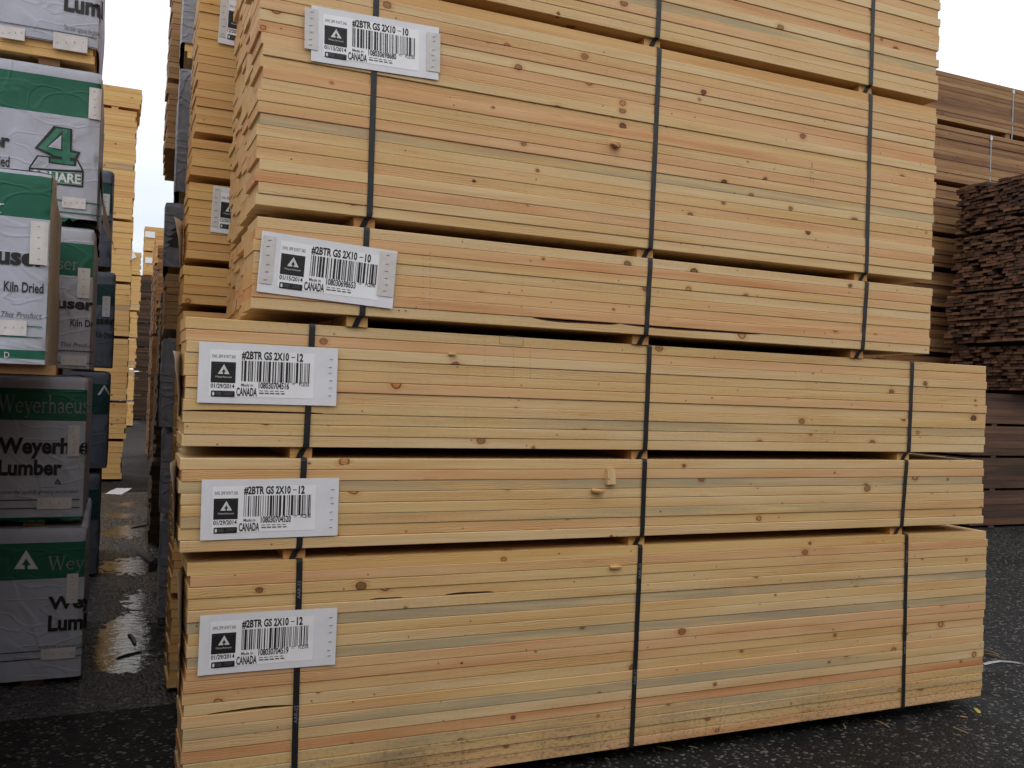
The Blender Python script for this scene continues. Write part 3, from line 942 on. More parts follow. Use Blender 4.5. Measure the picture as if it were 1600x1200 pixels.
GG = 'bare packages behind the front stack'
gz = [(0.0, 0.437, 'lowest bare package behind the left end of the front stack'),
      (0.437, 0.697, 'thin bare package second from the ground behind the front stack\'s left end'),
      (0.697, 1.19, 'bare package third from the ground behind the left end of the front stack'),
      (1.19, 1.772, 'bare package behind the front stack, just above the eleven-board package'),
      (1.772, 1.982, 'thin bare package behind the front stack between two gaps, level with the lower paper tag'),
      (1.982, 2.368, 'bare package carrying a half hidden paper tag dated 12, behind the front stack'),
      (2.368, 2.57, 'thin orange bare package just under the topmost one behind the front stack'),
      (2.57, 3.36, 'topmost bare package behind the front stack with a tag at the top of the picture')]
GP = []
for i, (a, b, lb) in enumerate(gz):
    zc = (a + b) / 2
    xl = 0.062 if zc < 1.9 else 0.066 + (zc - 1.9) * 0.02
    GP.append(bulk_package('lumber_package', lb, xl, xl + 3.6, 1.35, 2.52, a, b, GG, BULK, 0.04, 0.235, (0.25, 0.85), 0.006, 200 + i, 0.034, skew=0.055))
def card(parent, y, u0, v0, w, h, date, seed):
    p = at(u0, v0, y)
    make_tag(parent, p.x - parent.location.x, p.z - h - parent.location.z, w, h, RAD(-2), "12", date, "108030701277", "105", seed, strips=((262, 130, 350, 600),))
card(GP[5], 1.345, 331, 290, 0.45, 0.215, "12/20/2013", 31)
card(GP[7], 1.345, 343, -12, 0.45, 0.235, "12/20/2013", 32)
end_tag(GP[5], 0.08, 0.02, 0.30, 0.21, 33, 0.045)

# ------------------------------------------------------------------ paper wrapped packages
def cy_front(x, z, seed, amp):
    a = noise.noise(Vector((x * 2.3, z * 3.1, seed)))
    b = noise.noise(Vector((x * 5.0 + z * 4.0, z * 6.0 - x * 2.0, seed + 9)))
    c = 1 - abs(noise.noise(Vector((x * 3.0 - z * 2.2, z * 1.2, seed + 21)))) * 2.2
    return amp * (0.5 * a + 0.35 * b + 0.45 * max(0, c) ** 3)

class Wrapped:
    def __init__(s, label, xr, y0, z0, z1, L, D, bands, seed, group, mat=None, bandmat=None, endmat=None, amp=0.008, r=0.022, zb=0.034, cat='wrapped package', left=False, wood=None, skew=0.0):
        s.xr, s.y0, s.z0, s.L, s.seed, s.amp, s.r = xr, y0, z0, L, seed, amp, r
        H = z1 - z0
        s.H = H
        s.root = thing('wrapped_package', label, cat, (xr - L, y0, z0), group)
        # core of boards
        m = MB()
        rnd = random.Random(seed)
        n = max(2, round((H - 0.05) / 0.038))
        for k in range(n):
            th = (H - 0.05) / n
            m.box(0.03 + rnd.uniform(-.012, .012), 0.014, 0.036 + k * th, L - 0.016 + rnd.uniform(-.010, .006), D - 0.014, 0.036 + (k + 1) * th - 0.002, 0, (rnd.uniform(.2, .9), 0, 0.1, rnd.random()))
        m.v = [(a + skew * b, b, c) for a, b, c in m.v]
        m.build('boards', [wood or BULK], s.root, colors=True)
        for q in (0.12, 0.5, 0.93):
            bb = MB()
            bb.box(L * q - 0.045, 0.03, 0, L * q + 0.045, D - 0.03, 0.035, 0, (0.8, 0, 0.3, 0.4))
            bb.build('bolster', [AGED], s.root, colors=True)
        # sheet
        zs = [zb]
        edges = sorted([q for bnd in bands for q in bnd] + [H])
        for e in edges:
            k = max(1, math.ceil((e - zs[-1]) / 0.03))
            a0 = zs[-1]
            zs += [a0 + (e - a0) * (i + 1) / k for i in range(k)]
        xs = [L * i / max(8, round(L / 0.04)) for i in range(max(8, round(L / 0.04)) + 1)]
        ys = [D * i / 24 for i in range(25)]
        V, F, M = [], [], []
        def rb(p):
            q = Vector(p)
            c = Vector((min(max(q.x, r), L - r), min(max(q.y, r), D - r), min(q.z, H - r)))
            d = q - c
            if d.length < 1e-7:
                return q, Vector((0, 0, 0))
            nn = d.normalized()
            return c + nn * r, nn
        def grid(pts, nu, nv, face):
            o = len(V)
            for p in pts:
                q, nn = rb(p)
                if face == 'f':
                    k = cy_front(p[0], p[2], seed, amp)
                else:
                    k = amp * 0.9 * noise.noise(Vector((p[0] * 3, p[1] * 3.5, p[2] * 3 + seed)))
                ef = 1.0
                if face == 'f':
                    ef = min(1, (L - p[0]) / 0.05, p[0] / 0.05, max(0, (H - p[2])) / 0.05, 0.25 + (p[2] - zb) / 0.06)
                V.append(q + nn * k * max(0, ef))
            for b in range(nv - 1):
                for a in range(nu - 1):
                    i = o + b * nu + a
                    F.append((i, i + 1, i + nu + 1, i + nu))
                    zc = (pts[b * nu + a][2] + pts[(b + 1) * nu + a][2]) / 2
                    inb = face in 'fk' and any(q0 < zc < q1 for q0, q1 in bands)
                    M.append(1 if inb else (2 if face in 'rl' else 0))
        grid([(x, 0, z) for z in zs for x in xs], len(xs), len(zs), 'f')
        grid([(L, y, z) for z in zs for y in ys], len(ys), len(zs), 'r')
        grid([(0, y, z) for z in zs for y in reversed(ys)], len(ys), len(zs), 'l')
        grid([(x, D, z) for z in zs for x in reversed(xs)], len(xs), len(zs), 'k')
        grid([(x, y, H) for y in ys for x in xs], len(xs), len(ys), 't')
        V = [(q.x + skew * q.y, q.y, q.z) for q in V]
        me = mesh('wrap', V, F, [mat or WRAP, bandmat or WRAPG, endmat or mat or WRAP], M, True)
        bm_ = bmesh.new()
        bm_.from_mesh(me)
        bmesh.ops.remove_doubles(bm_, verts=bm_.verts, dist=0.0006)
        bm_.to_mesh(me)
        bm_.free()
        me.polygons.foreach_set('use_smooth', [True] * len(me.polygons))
        s.wrap = obj('wrap', me, s.root)
    def con(s, pts, off):
        out = []
        L, r = s.L, s.r
        for x, z in pts:
            ef = max(0, min(1, (L - x) / 0.05, (s.H - z) / 0.05))
            k = cy_front(x, z, s.seed, s.amp) * ef + off
            if x <= L - r:
                out.append((x, -k, z))
            else:
                t = x - (L - r)
                an = t / r
                if an < math.pi / 2:
                    out.append((L - r + (r + off) * math.sin(an), r - (r + off) * math.cos(an), z))
                else:
                    out.append((L + off + 0.006, r + t - r * math.pi / 2, z))
        return out
    def loc(s, u, v):
        p = at(u, v, s.y0)
        return p.x - s.root.location.x, p.z - s.z0
    def box(s, u0, v0, u1, v1):
        um, vm = (u0 + u1) / 2, (v0 + v1) / 2
        return s.loc(u0, vm)[0], s.loc(um, v1)[1], s.loc(u1, vm)[0], s.loc(um, v0)[1]
    def text(s, body, u0, v0, u1, v1, mat, bold=0.0, shear=0.0, off=0.0032, name='lettering', parent=None):
        x0, z0, x1, z1 = s.box(u0, v0, u1, v1)
        gv, gf = glyphs(body, bold, shear)
        m = MB()
        m.add(s.con([(x0 + (x1 - x0) * a, z0 + (z1 - z0) * b) for a, b in gv], off), gf)
        return m.build(name, [mat], s.wrap)
    def serif(s, body, u0, v0, u1, v1, mat, off=0.0032):
        x0, z0, x1, z1 = s.box(u0, v0, u1, v1)
        gv, gf, w = serif(body)
        m = MB()
        m.add(s.con([(x0 + (x1 - x0) * a, z0 + (z1 - z0) * b) for a, b in gv], off), gf)
        return m.build('lettering', [mat], s.wrap)
    def rects(s, name, rs, mat, off=0.003, n=8, parent=None):
        m = MB()
        for r_ in rs:
            x0, z0, x1, z1 = s.box(*r_)
            for i in range(n):
                a, b = x0 + (x1 - x0) * i / n, x0 + (x1 - x0) * (i + 1) / n
                for k in range(3):
                    c, d = z0 + (z1 - z0) * k / 3, z0 + (z1 - z0) * (k + 1) / 3
                    m.quad(s.con([(a, c), (b, c), (b, d), (a, d)], off))
        return m.build(name, [mat], parent or s.wrap)
    def polys(s, name, ps, mat, off=0.003):
        m = MB()
        for p in ps:
            bm_ = bmesh.new()
            vs = [bm_.verts.new((*s.loc(*q), 0)) for q in p]
            f = bm_.faces.new(vs)
            bmesh.ops.triangulate(bm_, faces=[f])
            for _ in range(3):
                bmesh.ops.subdivide_edges(bm_, edges=[e for e in bm_.edges if e.calc_length() > 0.02], cuts=1, use_grid_fill=True)
            bmesh.ops.triangulate(bm_, faces=bm_.faces[:])
            bm_.verts.index_update()
            m.add(s.con([(v.co.x, v.co.y) for v in bm_.verts], off), [tuple(v.index for v in f.verts) for f in bm_.faces])
            bm_.free()
        return m.build(name, [mat], s.wrap)
    def strips(s, rs):
        for r_ in rs:
            b = s.rects('card_strip', [r_], STRIP, 0.0065, 6, s.root)
            u0, v0, u1, v1 = r_
            vert = (v1 - v0) > (u1 - u0)
            q = []
            for k in range(4):
                t = (k + .5) / 4
                um = u0 + (u1 - u0) * (0.5 if vert else t)
                vm = v0 + (v1 - v0) * (t if vert else 0.5)
                q.append((um - 1.6, vm - .4, um + 1.6, vm + .4) if vert else (um - .4, vm - 1.6, um + .4, vm + 1.6))
            s.rects('staple', q, STEEL, 0.0078, 1, b)['kind'] = 'stuff'

LG = 'white wrapped packages left of the aisle'
Y2 = 1.66
LL = 3.0
def band(y, z0, *vs):                  # band limits in package height from picture rows
    return [(at(60, b, y).z - z0, at(60, a, y).z - z0) for a, b in vs]

w = Wrapped('lowest white wrapped package left of the aisle, green band with a white triangle tree mark', -0.302, Y2, 0.0, 0.742, LL, 1.17, band(Y2, 0.0, (848, 905)), 41, LG, zb=0.032)
w.polys('emblem', [[(22, 889), (41, 859), (41, 872), (30, 889)], [(41, 859), (60, 889), (52, 889), (41, 872)], [(30, 889), (38.5, 889), (38.5, 883), (34, 883)], [(52, 889), (48, 883), (43.5, 883), (43.5, 889)],
                     [(41, 868), (36, 880), (46, 880)], [(39.8, 880), (39.8, 888), (42.2, 888), (42.2, 880)]][:4], WHITEINK)
w.serif('Weyerhaeuser', 75, 866, 75 + 172, 887, FADEDINK)
w.text('Weyerhaeuser', 75, 927, 75 + 205, 953, INK, 0.040)
w.text('Lumber', 75, 959, 75 + 100, 984, INK, 0.040)
w.text('making a commitment to growing this product', 60, 1003, 60 + 180, 1009, GREYINK, 0, 0.3)
w.rects('printed_line', [(0, 1014, 170, 1016), (0, 1026, 170, 1028)], GREYINK, 0.003, 16)
w.strips([(104, 896, 122, 942), (64, 1012, 118, 1029)])

w = Wrapped('white wrapped package second from the ground, bold black lettering with a recycling triangle', -0.322, Y2, 0.742, 1.452, LL, 1.17, band(Y2, 0.742, (607, 657), (808, 815)), 42, LG)
w.serif('Weyerhaeuser', -3, 618, 162, 645, FADEDINK)
w.text('Weyerhaeuser', -3, 684, 196, 717, INK, 0.040)
w.text('Lumber', -3, 718, 97, 743, INK, 0.040)
w.polys('emblem', [[(85, 756), (90, 747), (91.5, 749), (87.5, 756)], [(90, 747), (96, 756), (93, 756), (89, 749.5)], [(86, 754.2), (95, 754.2), (96, 756.5), (85, 756.5)]], GREYINK)
w.text('This color captures the carefully growing and product', -40, 765, 122, 773, GREYINK, 0, 0.3)
w.rects('printed_line', [(-20, 780, 124, 782), (-20, 793, 124, 795)], GREYINK, 0.003, 16)
w.strips([(106, 664, 124, 713), (58, 777, 112, 795)])

w = Wrapped('white wrapped package third from the ground at the aisle edge, behind the brighter overhanging one', -0.318, Y2, 1.452, 2.158, LL, 1.17, band(Y2, 1.452, (375, 427)), 43, LG)
w.serif('Weyerhaeuser', -42, 396, 123, 416, FADEDINK)
w.text('Weyerhaeuser', -58, 461, 147, 484, INK, 0.040)
w.text('Kiln Dried', 110, 500, 160, 511, INK, 0.015)
w.text('Supporting This Product', 44, 534, 148, 543, GREYINK, 0, 0.3)
w.rects('printed_line', [(60, 547, 150, 549), (60, 566, 150, 567.5)], GREYINK, 0.003, 16)
w.strips([(121, 419, 140, 466), (95, 555, 135, 571)])

w = Wrapped('white wrapped package with a big green number four on it', -0.312, Y2, 2.158, 2.90, LL, 1.17, band(Y2, 2.158, (116, 175), (336, 349)), 44, LG, amp=0.012)
w.text('Weyerhaeuser', -190, 196, 16, 226, INK, 0.040)
w.text('Kiln Dried', -47, 241, 15, 258, INK, 0.015)
four_pack = w
# the numeral four over a slanted plate with outlined lettering
w.polys('emblem', [[(45, 262), (58, 243), (122, 250), (131, 268), (130, 293), (45, 284)]], INK, 0.0032)
w.polys('emblem', [[(48, 262), (60, 245), (120, 252), (128, 267)], [(48, 265), (128, 271), (127.5, 290), (48, 282)]], WRAP, 0.0040)
w.polys('emblem', [[(49, 266), (127, 272), (126.8, 289), (49, 281)]], GREENINK, 0.0046)
w.text('SQUARE', 50, 269, 126.5, 287, WHITEINK, 0.035, 0, 0.0056)
w.polys('emblem', [[(84, 197), (113, 202), (112, 235), (126, 238), (120, 250), (118.5, 260.5), (76, 255), (76, 245), (84, 246), (54, 232)]], INK, 0.0056)
w.polys('emblem', [[(88, 201), (100, 202.5), (72, 231), (84, 233), (85, 243), (60, 231.5)], [(98, 202), (110, 204), (109, 257), (97, 255.5)], [(83, 234), (121, 240.5), (117, 248), (83, 243.5)], [(79, 248), (116, 253), (115, 258.5), (79, 253.5)]], GREENINK, 0.0066)
w.polys('emblem', [[(96, 212), (95.5, 234), (75, 230.5)]], WRAP, 0.0072)
w.rects('printed_line', [(30, 312, 160, 314), (30, 330, 160, 332)], GREENINK, 0.003, 16)
w.strips([(139, 138, 157, 187), (97, 309, 134, 326)])

w = Wrapped('topmost white wrapped package left of the aisle, bare board showing along its bottom edge', -0.335, Y2, 2.90, 3.63, LL, 1.17, [(0.52, 0.67)], 45, LG, zb=0.105, amp=0.010)
w.text('Lumber', 100, -2, 206, 27, INK, 0.040)
w.text('Weyerhaeuser', 100, -35, 300, -6, INK, 0.040)
w.text('This color captures the growing', 100, 44, 160, 55, GREYINK, 0, 0.3)
w.rects('printed_line', [(-30, 44, 152, 45.5), (-30, 60, 152, 61.5)], GREYINK, 0.003, 16)
w.strips([(0, 43, 39, 62), (83, 55, 137, 80)])

fl = []
for k in range(11):
    for i in range(7):
        a, b = i / 6, k / 10
        fl.append((LL + 0.004 + 0.075 * b ** 1.5 * (0.35 + 0.65 * a) + 0.008 * math.sin(5 * a + 4 * b), -0.012 + (0.02 + 0.30 * (0.35 + 0.65 * b)) * a, 0.30 - (0.38 - 0.10 * (1 - a)) * b))
obj('wrap_flap', mesh('wrap_flap', fl, [(k * 7 + i, k * 7 + i + 1, k * 7 + i + 8, k * 7 + i + 7) for k in range(10) for i in range(6)], [WRAPEND], smooth=True), four_pack.root)

# nearer stack: only its third package reaches into the picture, the ones below end further left
Y1 = 0.38
w = Wrapped('bright white wrapped package overhanging in the foreground at the left edge, strips stapled on it', -0.432, Y1, 1.452, 2.145, 2.9, 1.17, band(Y1, 1.452, (275, 342), (548, 562)), 51, LG, endmat=WRAPEND, amp=0.012, skew=-0.02)
w.serif('Weyerhaeuser', -215, 298, 8, 322, WHITEINK)
w.text('Weyerhaeuser', -208, 378, 74, 416, INK, 0.040)
w.text('Kiln Dried', 6, 441, 68, 457, INK, 0.015)
w.text('Supporting This Product', -60, 486, 66, 497, GREYINK, 0, 0.3)
w.rects('printed_line', [(-60, 507, 66, 508.6), (-60, 524, 66, 525.6)], GREENINK, 0.003, 16)
w.text('D', 7, 550, 15, 559, WHITEINK)
w.strips([(47, 346, 74, 414), (-12, 500, 42, 524)])
w = Wrapped('white wrapped package at knee height beyond the left edge, under the overhanging one', -0.70, Y1, 0.742, 1.45, 2.6, 1.17, [(0.40, 0.55)], 52, LG)
w = Wrapped('white wrapped package on the ground beyond the left edge, under the overhanging one', -0.70, Y1, 0.0, 0.742, 2.6, 1.17, [(0.40, 0.55)], 53, LG)
# the next stack of the same row, beside the photographer and out of the frame
w = Wrapped('low white wrapped package on the ground beside the viewpoint, beyond the left edge', -0.66, -0.92, 0.0, 0.742, 2.6, 1.17, [(0.40, 0.55)], 54, LG)
w = Wrapped('low white wrapped package stacked beside the viewpoint, beyond the left edge', -0.66, -0.92, 0.742, 1.45, 2.6, 1.17, [(0.40, 0.55)], 55, LG)
# dunnage plank lying between
m = MB()
m.box(-3.3, 0.42, 1.452, -0.405, 0.56, 1.4865, 0, (0.5, 0, 0.4, 0.3))
tag(m.build('dunnage_plank', [AGED], colors=True), 'brown dunnage plank lying under the overhanging wrapped package', 'plank')

Y3 = 4.1
for i, (xr, za, zb_, lb) in enumerate(((-0.262, 0.0, 0.76, 'lowest dark wrapped package of the stack behind the left one'),
                                   (-0.226, 0.76, 1.492, 'dark wrapped package with a triangle tree mark on a green square, further down the aisle'),
                                   (-0.216, 1.492, 2.215, 'blue grey wrapped package with rounded shoulder further down the aisle'),
                                   (-0.255, 2.215, 2.95, 'topmost wrapped package of the stack behind the left one'))):
    w = Wrapped(lb, xr, Y3, za, zb_, LL, 1.17, [(0.42, 0.64)] if i != 2 else band(Y3, 1.492, (437, 470)), 61 + i, 'wrapped packages further down the aisle', mat=WRAPBLUE, bandmat=WRAPDK, amp=0.012, r=0.03)
    if i == 1:
        w.polys('emblem', [[(152, 617), (163, 601), (163, 606), (156.5, 617)], [(163, 601), (173.5, 617), (169, 617), (163, 606)]], STRIP)
    if i == 2:
        w.text('Weyerhaeuser', 62, 492, 180, 508, INK, 0.040)
        w.text('Kiln Dried', 150, 519, 177, 528, INK, 0.01)
        w.strips([(160, 463, 172, 495)])
    if i == 3:
        w.text('Weyerhaeuser', 62, 336, 175, 350, INK, 0.040)
        w.strips([(158, 303, 171, 337)])

# ------------------------------------------------------------------ grey wrapped stack behind the bare one, right of the aisle
RG = 'weathered wrapped packages right of the aisle'
YW = 2.66
def grey_wrap(label, xl, y0, z0, z1, seed, r=0.02, amp=0.010, mat=None, zb=0.04, D=1.17, L=3.4):
    return Wrapped(label, xl + L, y0, z0, z1, L, D, [], seed, RG, mat or WRAPGREY, WRAPDK, None, amp, r, zb, skew=0.055)
grey_wrap('dark weathered wrapped package on the ground right of the aisle', 0.072, YW, 0.0, 0.62, 71)
grey_wrap('dark weathered wrapped package second from the ground right of the aisle', 0.062, YW, 0.62, 1.13, 72)
grey_wrap('dark weathered wrapped package third from the ground right of the aisle', 0.042, YW, 1.13, 1.70, 73)
bulk_package('lumber_package', 'bare greyish package jutting out between the dark wrapped ones', 0.052, 3.4, YW, YW + 1.17, 1.72, 2.08, 'bare packages among the dark wrapped ones', AGED, 0.04, 0.235, (0, 0.4), 0.006, 74, 0.03, skew=0.05)
tw = grey_wrap('grey wrapped package printed with a dark fir tree right of the aisle', 0.030, YW, 2.08, 2.505, 75, mat=WRAPGREY)
fir = [[(283, 345), (284, 362), (266, 361), (278, 353)], [(284, 356), (285, 372), (262, 370), (276, 362)], [(284, 366), (285, 384), (258, 379), (274, 371)], [(284, 376), (286, 387), (262, 385)]]
tw.polys('emblem', fir, INK, 0.004)
grey_wrap('crumpled grey wrapped package above the one with the fir tree', 0.080, YW, 2.53, 3.31, 76, amp=0.02)
grey_wrap('crumpled grey wrapped package at the top of the picture right of the aisle', 0.085, YW, 3.34, 4.05, 77, amp=0.02, zb=0.12)
# second row
for i, (xl, za, zb_, lb) in enumerate(((0.16, 0.0, 0.72, 'lowest'), (0.16, 0.72, 1.44, 'second'), (0.17, 1.44, 2.16, 'third'), (0.17, 2.16, 3.09, 'fourth'), (0.079, 3.09, 3.60, 'fifth'), (0.083, 3.60, 4.35, 'topmost'))):
    bulk_package('lumber_package', lb + ' package of the bare stack seen edge on against the sky', xl, xl + 3.4, 3.95, 5.12, za, zb_, 'bare stack edge on right of the aisle', AGED, 0.04, 0.235, (0.0, 0.5), 0.010, 300 + i, skew=0.05)
# following rows down the aisle, dark ends
rows = [5.3, 6.6, 7.9, 9.2, 10.5, 11.8, 13.1]
ORD = ['first', 'second', 'third', 'fourth', 'fifth', 'sixth', 'seventh']
LEV = ['on the ground', 'at knee height', 'at eye height', 'above eye height', 'at the top']
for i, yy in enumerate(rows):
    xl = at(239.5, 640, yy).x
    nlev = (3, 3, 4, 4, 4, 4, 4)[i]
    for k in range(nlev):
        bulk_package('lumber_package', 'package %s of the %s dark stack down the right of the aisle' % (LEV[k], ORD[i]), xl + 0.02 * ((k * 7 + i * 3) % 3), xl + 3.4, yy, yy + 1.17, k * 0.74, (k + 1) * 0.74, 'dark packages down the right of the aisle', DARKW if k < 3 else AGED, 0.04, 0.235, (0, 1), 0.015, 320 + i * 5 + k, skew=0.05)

# far bare stacks on the right of the aisle
def px_pack(label, u0, u1, v0, v1, Y, D, group, mat, seed, thick=0.06, tone=(0.3, 0.9), ext=0, jx=0.01):
    """package whose visible front corner spans the given rows"""
    p0, p1 = at(u0, (v0 + v1) / 2, Y), at(u1, (v0 + v1) / 2, Y)
    zt, zb_ = at(u0, v0, Y).z, at(u0, v1, Y).z
    return bulk_package('lumber_package', label, min(p0.x, p1.x - ext) if ext < 0 else p0.x, p1.x, Y, Y + D, max(0, zb_), zt, group, mat, thick, 0.235, tone, jx, seed, 0.04)
FR = 'bare packages far down the aisle'
a = at(208, 640, 31).x
zt0 = at(222, 430, 31).z
for k in range(6):
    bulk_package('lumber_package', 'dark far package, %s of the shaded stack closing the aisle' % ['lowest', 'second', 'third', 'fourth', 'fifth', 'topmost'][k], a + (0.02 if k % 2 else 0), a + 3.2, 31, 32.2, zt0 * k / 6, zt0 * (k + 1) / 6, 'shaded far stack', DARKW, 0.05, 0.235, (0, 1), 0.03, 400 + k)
Ym = 33.0
xm = at(225.5, 390, Ym).x
zz = [0] + [at(232, q, Ym).z for q in (640, 560, 480, 432, 394, 354)][1:]
for k in range(len(zz) - 1):
    p = bulk_package('lumber_package', 'bright far bare package %s of the tall stack behind the shaded one' % ['lowest', 'second', 'third', 'fourth', 'topmost'][k], xm, xm + 3.3, Ym, Ym + 1.2, zz[k], zz[k + 1], FR, BULK, 0.12, 0.3, (0.3, 0.9), 0.01, 420 + k, 0.06)
    if k >= 3:
        q0, q1 = at(227, (361, 424)[0] if k == 4 else 402, Ym - 0.02), at(242, 372 if k == 4 else 412, Ym - 0.02)
        t = MB()
        t.box(q0.x - xm, -0.03, q1.z - zz[k], q1.x - xm, -0.015, q0.z - zz[k])
        t.build('paper_tag', [LABEL], p)
Yn = 14.6
xn = at(243, 400, Yn).x
zz = [0, 0.74, 1.48, 2.22] + [at(248, q, Yn).z for q in (452, 415, 364)][1:]
for k in range(len(zz) - 1):
    p = bulk_package('lumber_package', 'orange bare package %s of the stack peeping past the dark wrapped ones' % ['lowest', 'second', 'third', 'fourth', 'topmost'][k], xn, xn + 3.3, Yn, Yn + 1.2, zz[k], zz[k + 1], FR, AGED if k < 4 else BULK, 0.06, 0.3, (0.4, 1.0), 0.01, 440 + k, 0.05)
    if k == 3:
        q0, q1 = at(245, 424, Yn), at(251, 436, Yn)
        t = MB()
        t.box(q0.x - xn, -0.02, q1.z - zz[k], q1.x - xn, -0.01, q0.z - zz[k])
        t.build('paper_tag', [LABEL], p)

# far bare stacks on the left of the aisle
Y4 = 10.7
zb4 = [0.0, 0.56, 1.10, 1.99, 2.75, 3.62, 5.17, 5.49]
for k in range(7):
    lv = ['lowest', 'second', 'third', 'fourth', 'fifth', 'tall sixth', 'thin topmost'][k]
    xr = (-0.035, 0.0, 0.004, 0.0, -0.008, -0.015, 0.035)[k]
    bulk_package('lumber_package', '%s package of the tall yellow stack beyond the wrapped ones left of the aisle' % lv, xr - 3.3, xr, Y4, Y4 + 1.17, zb4[k], zb4[k + 1], 'tall yellow bare stack left of the aisle', BULK, 0.075, 0.2, (0.2, 0.75), 0.018, 460 + k, 0.04)
Y5 = 26.0
zb5 = [0.0, 0.75, 1.7, 2.6, 3.4, 4.45, at(210, 394, Y5).z]
for k in range(6):
    lv = ['lowest', 'second', 'third', 'fourth', 'fifth', 'topmost'][k]
    xr = 0.43 + 0.012 * k + (0.03 if k == 4 else 0)
    p = bulk_package('lumber_package', '%s package of the narrow yellow stack furthest down the left of the aisle' % lv, xr - 3.3, xr, Y5, Y5 + 1.2, zb5[k], zb5[k + 1], 'furthest yellow stack left of the aisle', BULK, 0.09, 0.25, (0.2, 0.7), 0.03, 480 + k, 0.05)
    if k == 5:
        t = MB()
        a0, a1, a2, a3 = at(204, 383, Y5 - .05), at(213, 402, Y5 - .05), at(206, 405, Y5 - .05), at(205, 386, Y5 - .05)
        t.quad([(q.x - (xr - 3.3), -0.05, q.z - zb5[k]) for q in (a0, a3, a2, a1)])
        t.build('paper_tag', [LABEL], p)

# ------------------------------------------------------------------ brown stacks beyond the right end
KG = 'dark packages under the rough ended ones at right'
zk = [0.0, 0.45, 0.85, 1.24, 1.64]
for k in range(4):
    bulk_package('lumber_package', 'dark brown package %s under the rough board ends at the right edge' % ['on the ground', 'second from the ground', 'third from the ground', 'directly'][k], 9.30, 13.2, 4.7, 5.85, zk[k], zk[k + 1], KG, REDW, 0.09, 0.235, (0.3, 0.9), 0.015, 500 + k, 0.03)
JG = 'packages with rough board ends at the right edge'
zj = [1.64, 2.24, 2.92, 3.70, 4.38]
xj = [9.96, 9.86, 9.98, 10.02]
for k in range(4):
    bulk_package('lumber_package', 'package of ragged uneven dark board ends at the right edge, %s' % ['lowest of four', 'second of four', 'third of four', 'topmost of four and tilting'][k], xj[k], 14.2, 4.45, 5.62, zj[k], zj[k + 1], JG, REDW, 0.037, 0.12, (0, 1.0), 0.055, 520 + k, 0.045, ragged=True)
HG = 'brown bare packages high at the right edge'
YH = 5.98
hz = [0.0, 0.75, 1.5, 2.13, 2.75, 3.30, 3.78, 4.49, 5.32, 6.05]
for k in range(9):
    bulk_package('lumber_package', 'brown package %s of the tall stack beyond the front stack at right' % ['on the ground', 'second from the ground', 'third from the ground', 'fourth from the ground', 'fifth from the ground', 'fourth from the top', 'third from the top', 'second from the top', 'topmost'][k],
                 9.2 + 0.03 * (k % 2), 13.6, YH, YH + 1.17, hz[k], hz[k + 1], HG, AGED, 0.058, 0.235, (0.0, 1.0), 0.02, 540 + k, 0.075, jy=0.010, straps=(((11.47 - 9.2,) if k == 8 else (11.02 - 9.2,) if k == 7 else ())), seal=True)

# ------------------------------------------------------------------ unseen row added behind the viewpoint to block low sky light
for c_ in range(3):
    for k in range(3):
        bulk_package('lumber_package', 'unseen shading package %s in the %s stack added behind the viewpoint' % (['on the ground', 'in the middle', 'on top'][k], ['left', 'middle', 'right'][c_]),
                     -7.5 + 6.2 * c_, -1.6 + 6.2 * c_, -7.4, -6.2, 1.12 * k, 1.12 * (k + 1), 'shading stacks added behind the viewpoint', AGED, 0.16, 0.3, (0, 0.6), 0.02, 600 + c_ * 3 + k, 0.06)

# ------------------------------------------------------------------ litter on the asphalt
p = ground_at(185, 768, 0.006)
c = [ground_at(q, r_, 0.006) for q, r_ in ((163, 772), (190, 773), (207, 763), (182, 763))]
V = []
for k in range(7):
    for i in range(7):
        a, b = i / 6, k / 6
        q = (c[0] * (1 - a) + c[1] * a) * (1 - b) + (c[3] * (1 - a) + c[2] * a) * b
        V.append((q.x - p.x, q.y - p.y, 0.012 * noise.noise(Vector((a * 3, b * 3, 2))) + 0.006))
F = [(k * 7 + i, k * 7 + i + 1, k * 7 + i + 8, k * 7 + i + 7) for k in range(6) for i in range(6)]
tag(obj('paper_sheet', mesh('paper_sheet', V, F, [LABEL], smooth=True), None, (p.x, p.y, 0.004)), 'white sheet of paper lying on the wet asphalt in the aisle', 'paper')

def stick(name, label, u0, v0, u1, v1, wd, th, mat, cat, seed, color=(0.6, 0, 0.3, 1), bend=0.1, group=None):
    a, b = ground_at(u0, v0, 0.0), ground_at(u1, v1, 0.0)
    d = b - a
    L = d.length
    rnd = random.Random(seed)
    n = 8
    V, F = [], []
    for i in range(n + 1):
        t = i / n
        k = 1 - 0.5 * abs(2 * t - 1) ** 4 + rnd.uniform(-.12, .12)
        off = bend * L * math.sin(math.pi * t) * 0.3
        for (bb, cc) in ((-1, 0), (1, 0), (0.8, 1), (-0.8, 1)):
            V.append((L * t, off + bb * wd / 2 * k, cc * th * k))
    for i in range(n):
        for q in range(4):
            F.append((i * 4 + q, i * 4 + (q + 1) % 4, i * 4 + 4 + (q + 1) % 4, i * 4 + 4 + q))
    F += [(3, 2, 1, 0), (n * 4, n * 4 + 1, n * 4 + 2, n * 4 + 3)]
    o = obj(name, mesh(name, V, F, [mat]), None, (a.x, a.y, 0.005), (0, 0, math.atan2(d.y, d.x)), color=color)
    return tag(o, label, cat, group)
DARKSTICK = simple("wet dark wood", (0.030, 0.022, 0.018), 0.5, var=0.2, scale=40)
stick('broken_board', 'broken dark board lying across the aisle on wet asphalt', 183, 848, 236, 880, 0.055, 0.022, DARKSTICK, 'board', 1)
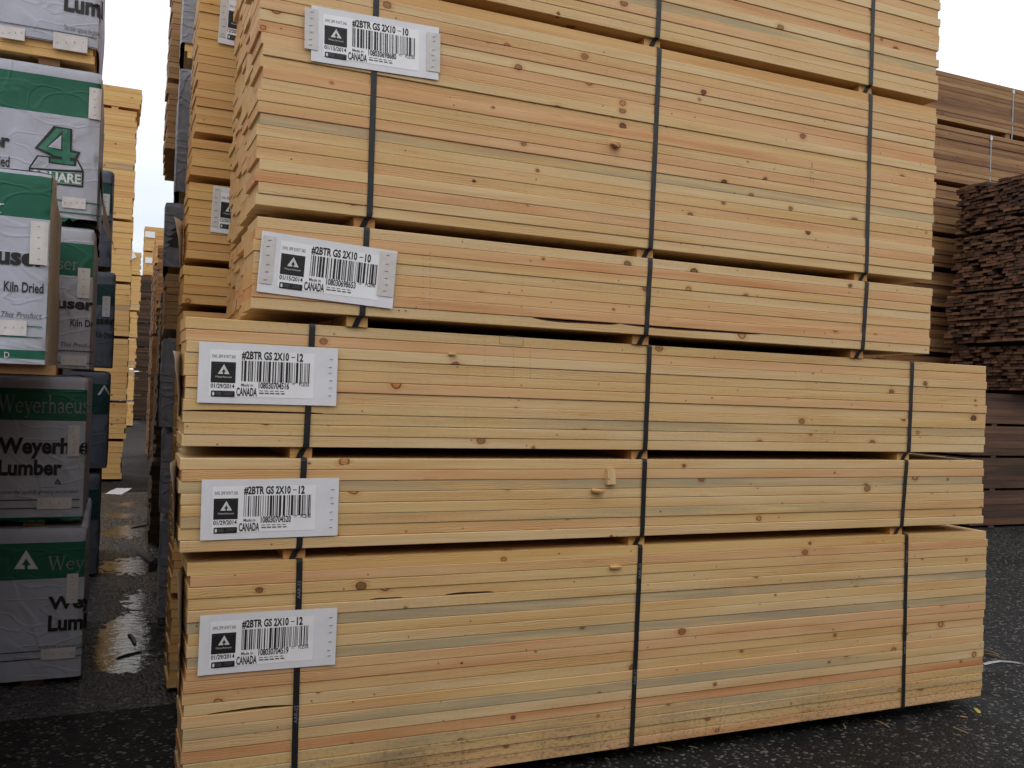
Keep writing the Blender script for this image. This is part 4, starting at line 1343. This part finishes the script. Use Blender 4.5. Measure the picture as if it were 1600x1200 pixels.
stick('twig', 'short dark twig lying in the bright puddle, upper one', 201, 993, 211, 1009, 0.022, 0.010, DARKSTICK, 'twig', 2)
stick('twig', 'long thin dark twig lying across the bright puddle', 181, 1031, 221, 1020, 0.012, 0.008, DARKSTICK, 'twig', 3)
stick('twig', 'dark twig on the far wet asphalt beside the dark stack', 205, 826, 236, 820, 0.06, 0.012, DARKSTICK, 'twig', 4)
YEL = simple("dry straw", (0.30, 0.205, 0.085), 0.7, var=0.25, scale=60)
LATH = simple("weathered lath", (0.16, 0.12, 0.075), 0.7, var=0.25, scale=40)
sp = [(1367, 1127, 1390, 1139, 'thin curved splinter on the asphalt in front of the right strap'), (1490, 1139, 1513, 1148, 'long thin splinter on the asphalt nearest the lower right corner'),
      (1024, 1168, 1052, 1174, 'pale curved shaving on the asphalt below the middle strap'), (1076, 1168, 1090, 1171, 'short pale chip on the asphalt right of the curved shaving'),
      (1316, 1133, 1321, 1141, 'small chip on the asphalt left of the right strap'), (1500, 1121, 1512, 1123, 'short reddish chip on the asphalt under the right end of the stack'),
      (1488, 1105, 1499, 1105, 'small pale chip tucked under the right end of the stack'), (945, 1187, 951, 1188, 'tiny pale chip on the asphalt left of the middle strap')]
for i, (a, b, c_, d, lb) in enumerate(sp):
    stick('wood_splinter', lb, a, b, c_, d, 0.007, 0.003, YEL if i != 5 else BOLSTER, 'splinter', 20 + i, bend=0.2 if i % 2 == 0 else 0.05, group='splinters on the asphalt')
stick('leaf', 'small yellow leaf on the asphalt by the lower right end of the stack', 1523, 1108, 1530, 1116, 0.022, 0.003, simple("yellow leaf", (0.45, 0.36, 0.05), 0.6), 'leaf', 40)
for i, (a, b, c_, d, lb) in enumerate(((1536, 1018, 1561, 1026, 'upper broken lath behind the right end of the front stack'), (1536, 1023, 1562, 1029, 'lower broken lath behind the right end of the front stack'))):
    stick('broken_lath', lb, a, b, c_, d, 0.016, 0.010, LATH, 'lath', 50 + i, bend=0.03)
# loose plastic band
cv = [ground_at(u, v, 0.006) for u, v in ((1536, 1038), (1548, 1035), (1562, 1033), (1578, 1034), (1592, 1036), (1612, 1041))]
V, F = [], []
for i, q in enumerate(cv):
    V += [(q.x - cv[0].x, q.y - cv[0].y - 0.012, 0.003), (q.x - cv[0].x, q.y - cv[0].y + 0.012, 0.006), (q.x - cv[0].x, q.y - cv[0].y, 0.009)]
for i in range(len(cv) - 1):
    for k in range(3):
        k2 = (k + 1) % 3
        F.append((i * 3 + k, i * 3 + k2, i * 3 + 3 + k2, i * 3 + 3 + k))
tag(obj('loose_band', mesh('loose_band', V, F, [STEELBAND]), None, (cv[0].x, cv[0].y, 0.002)), 'pale loose strapping band curving on the asphalt behind the front stack', 'band')
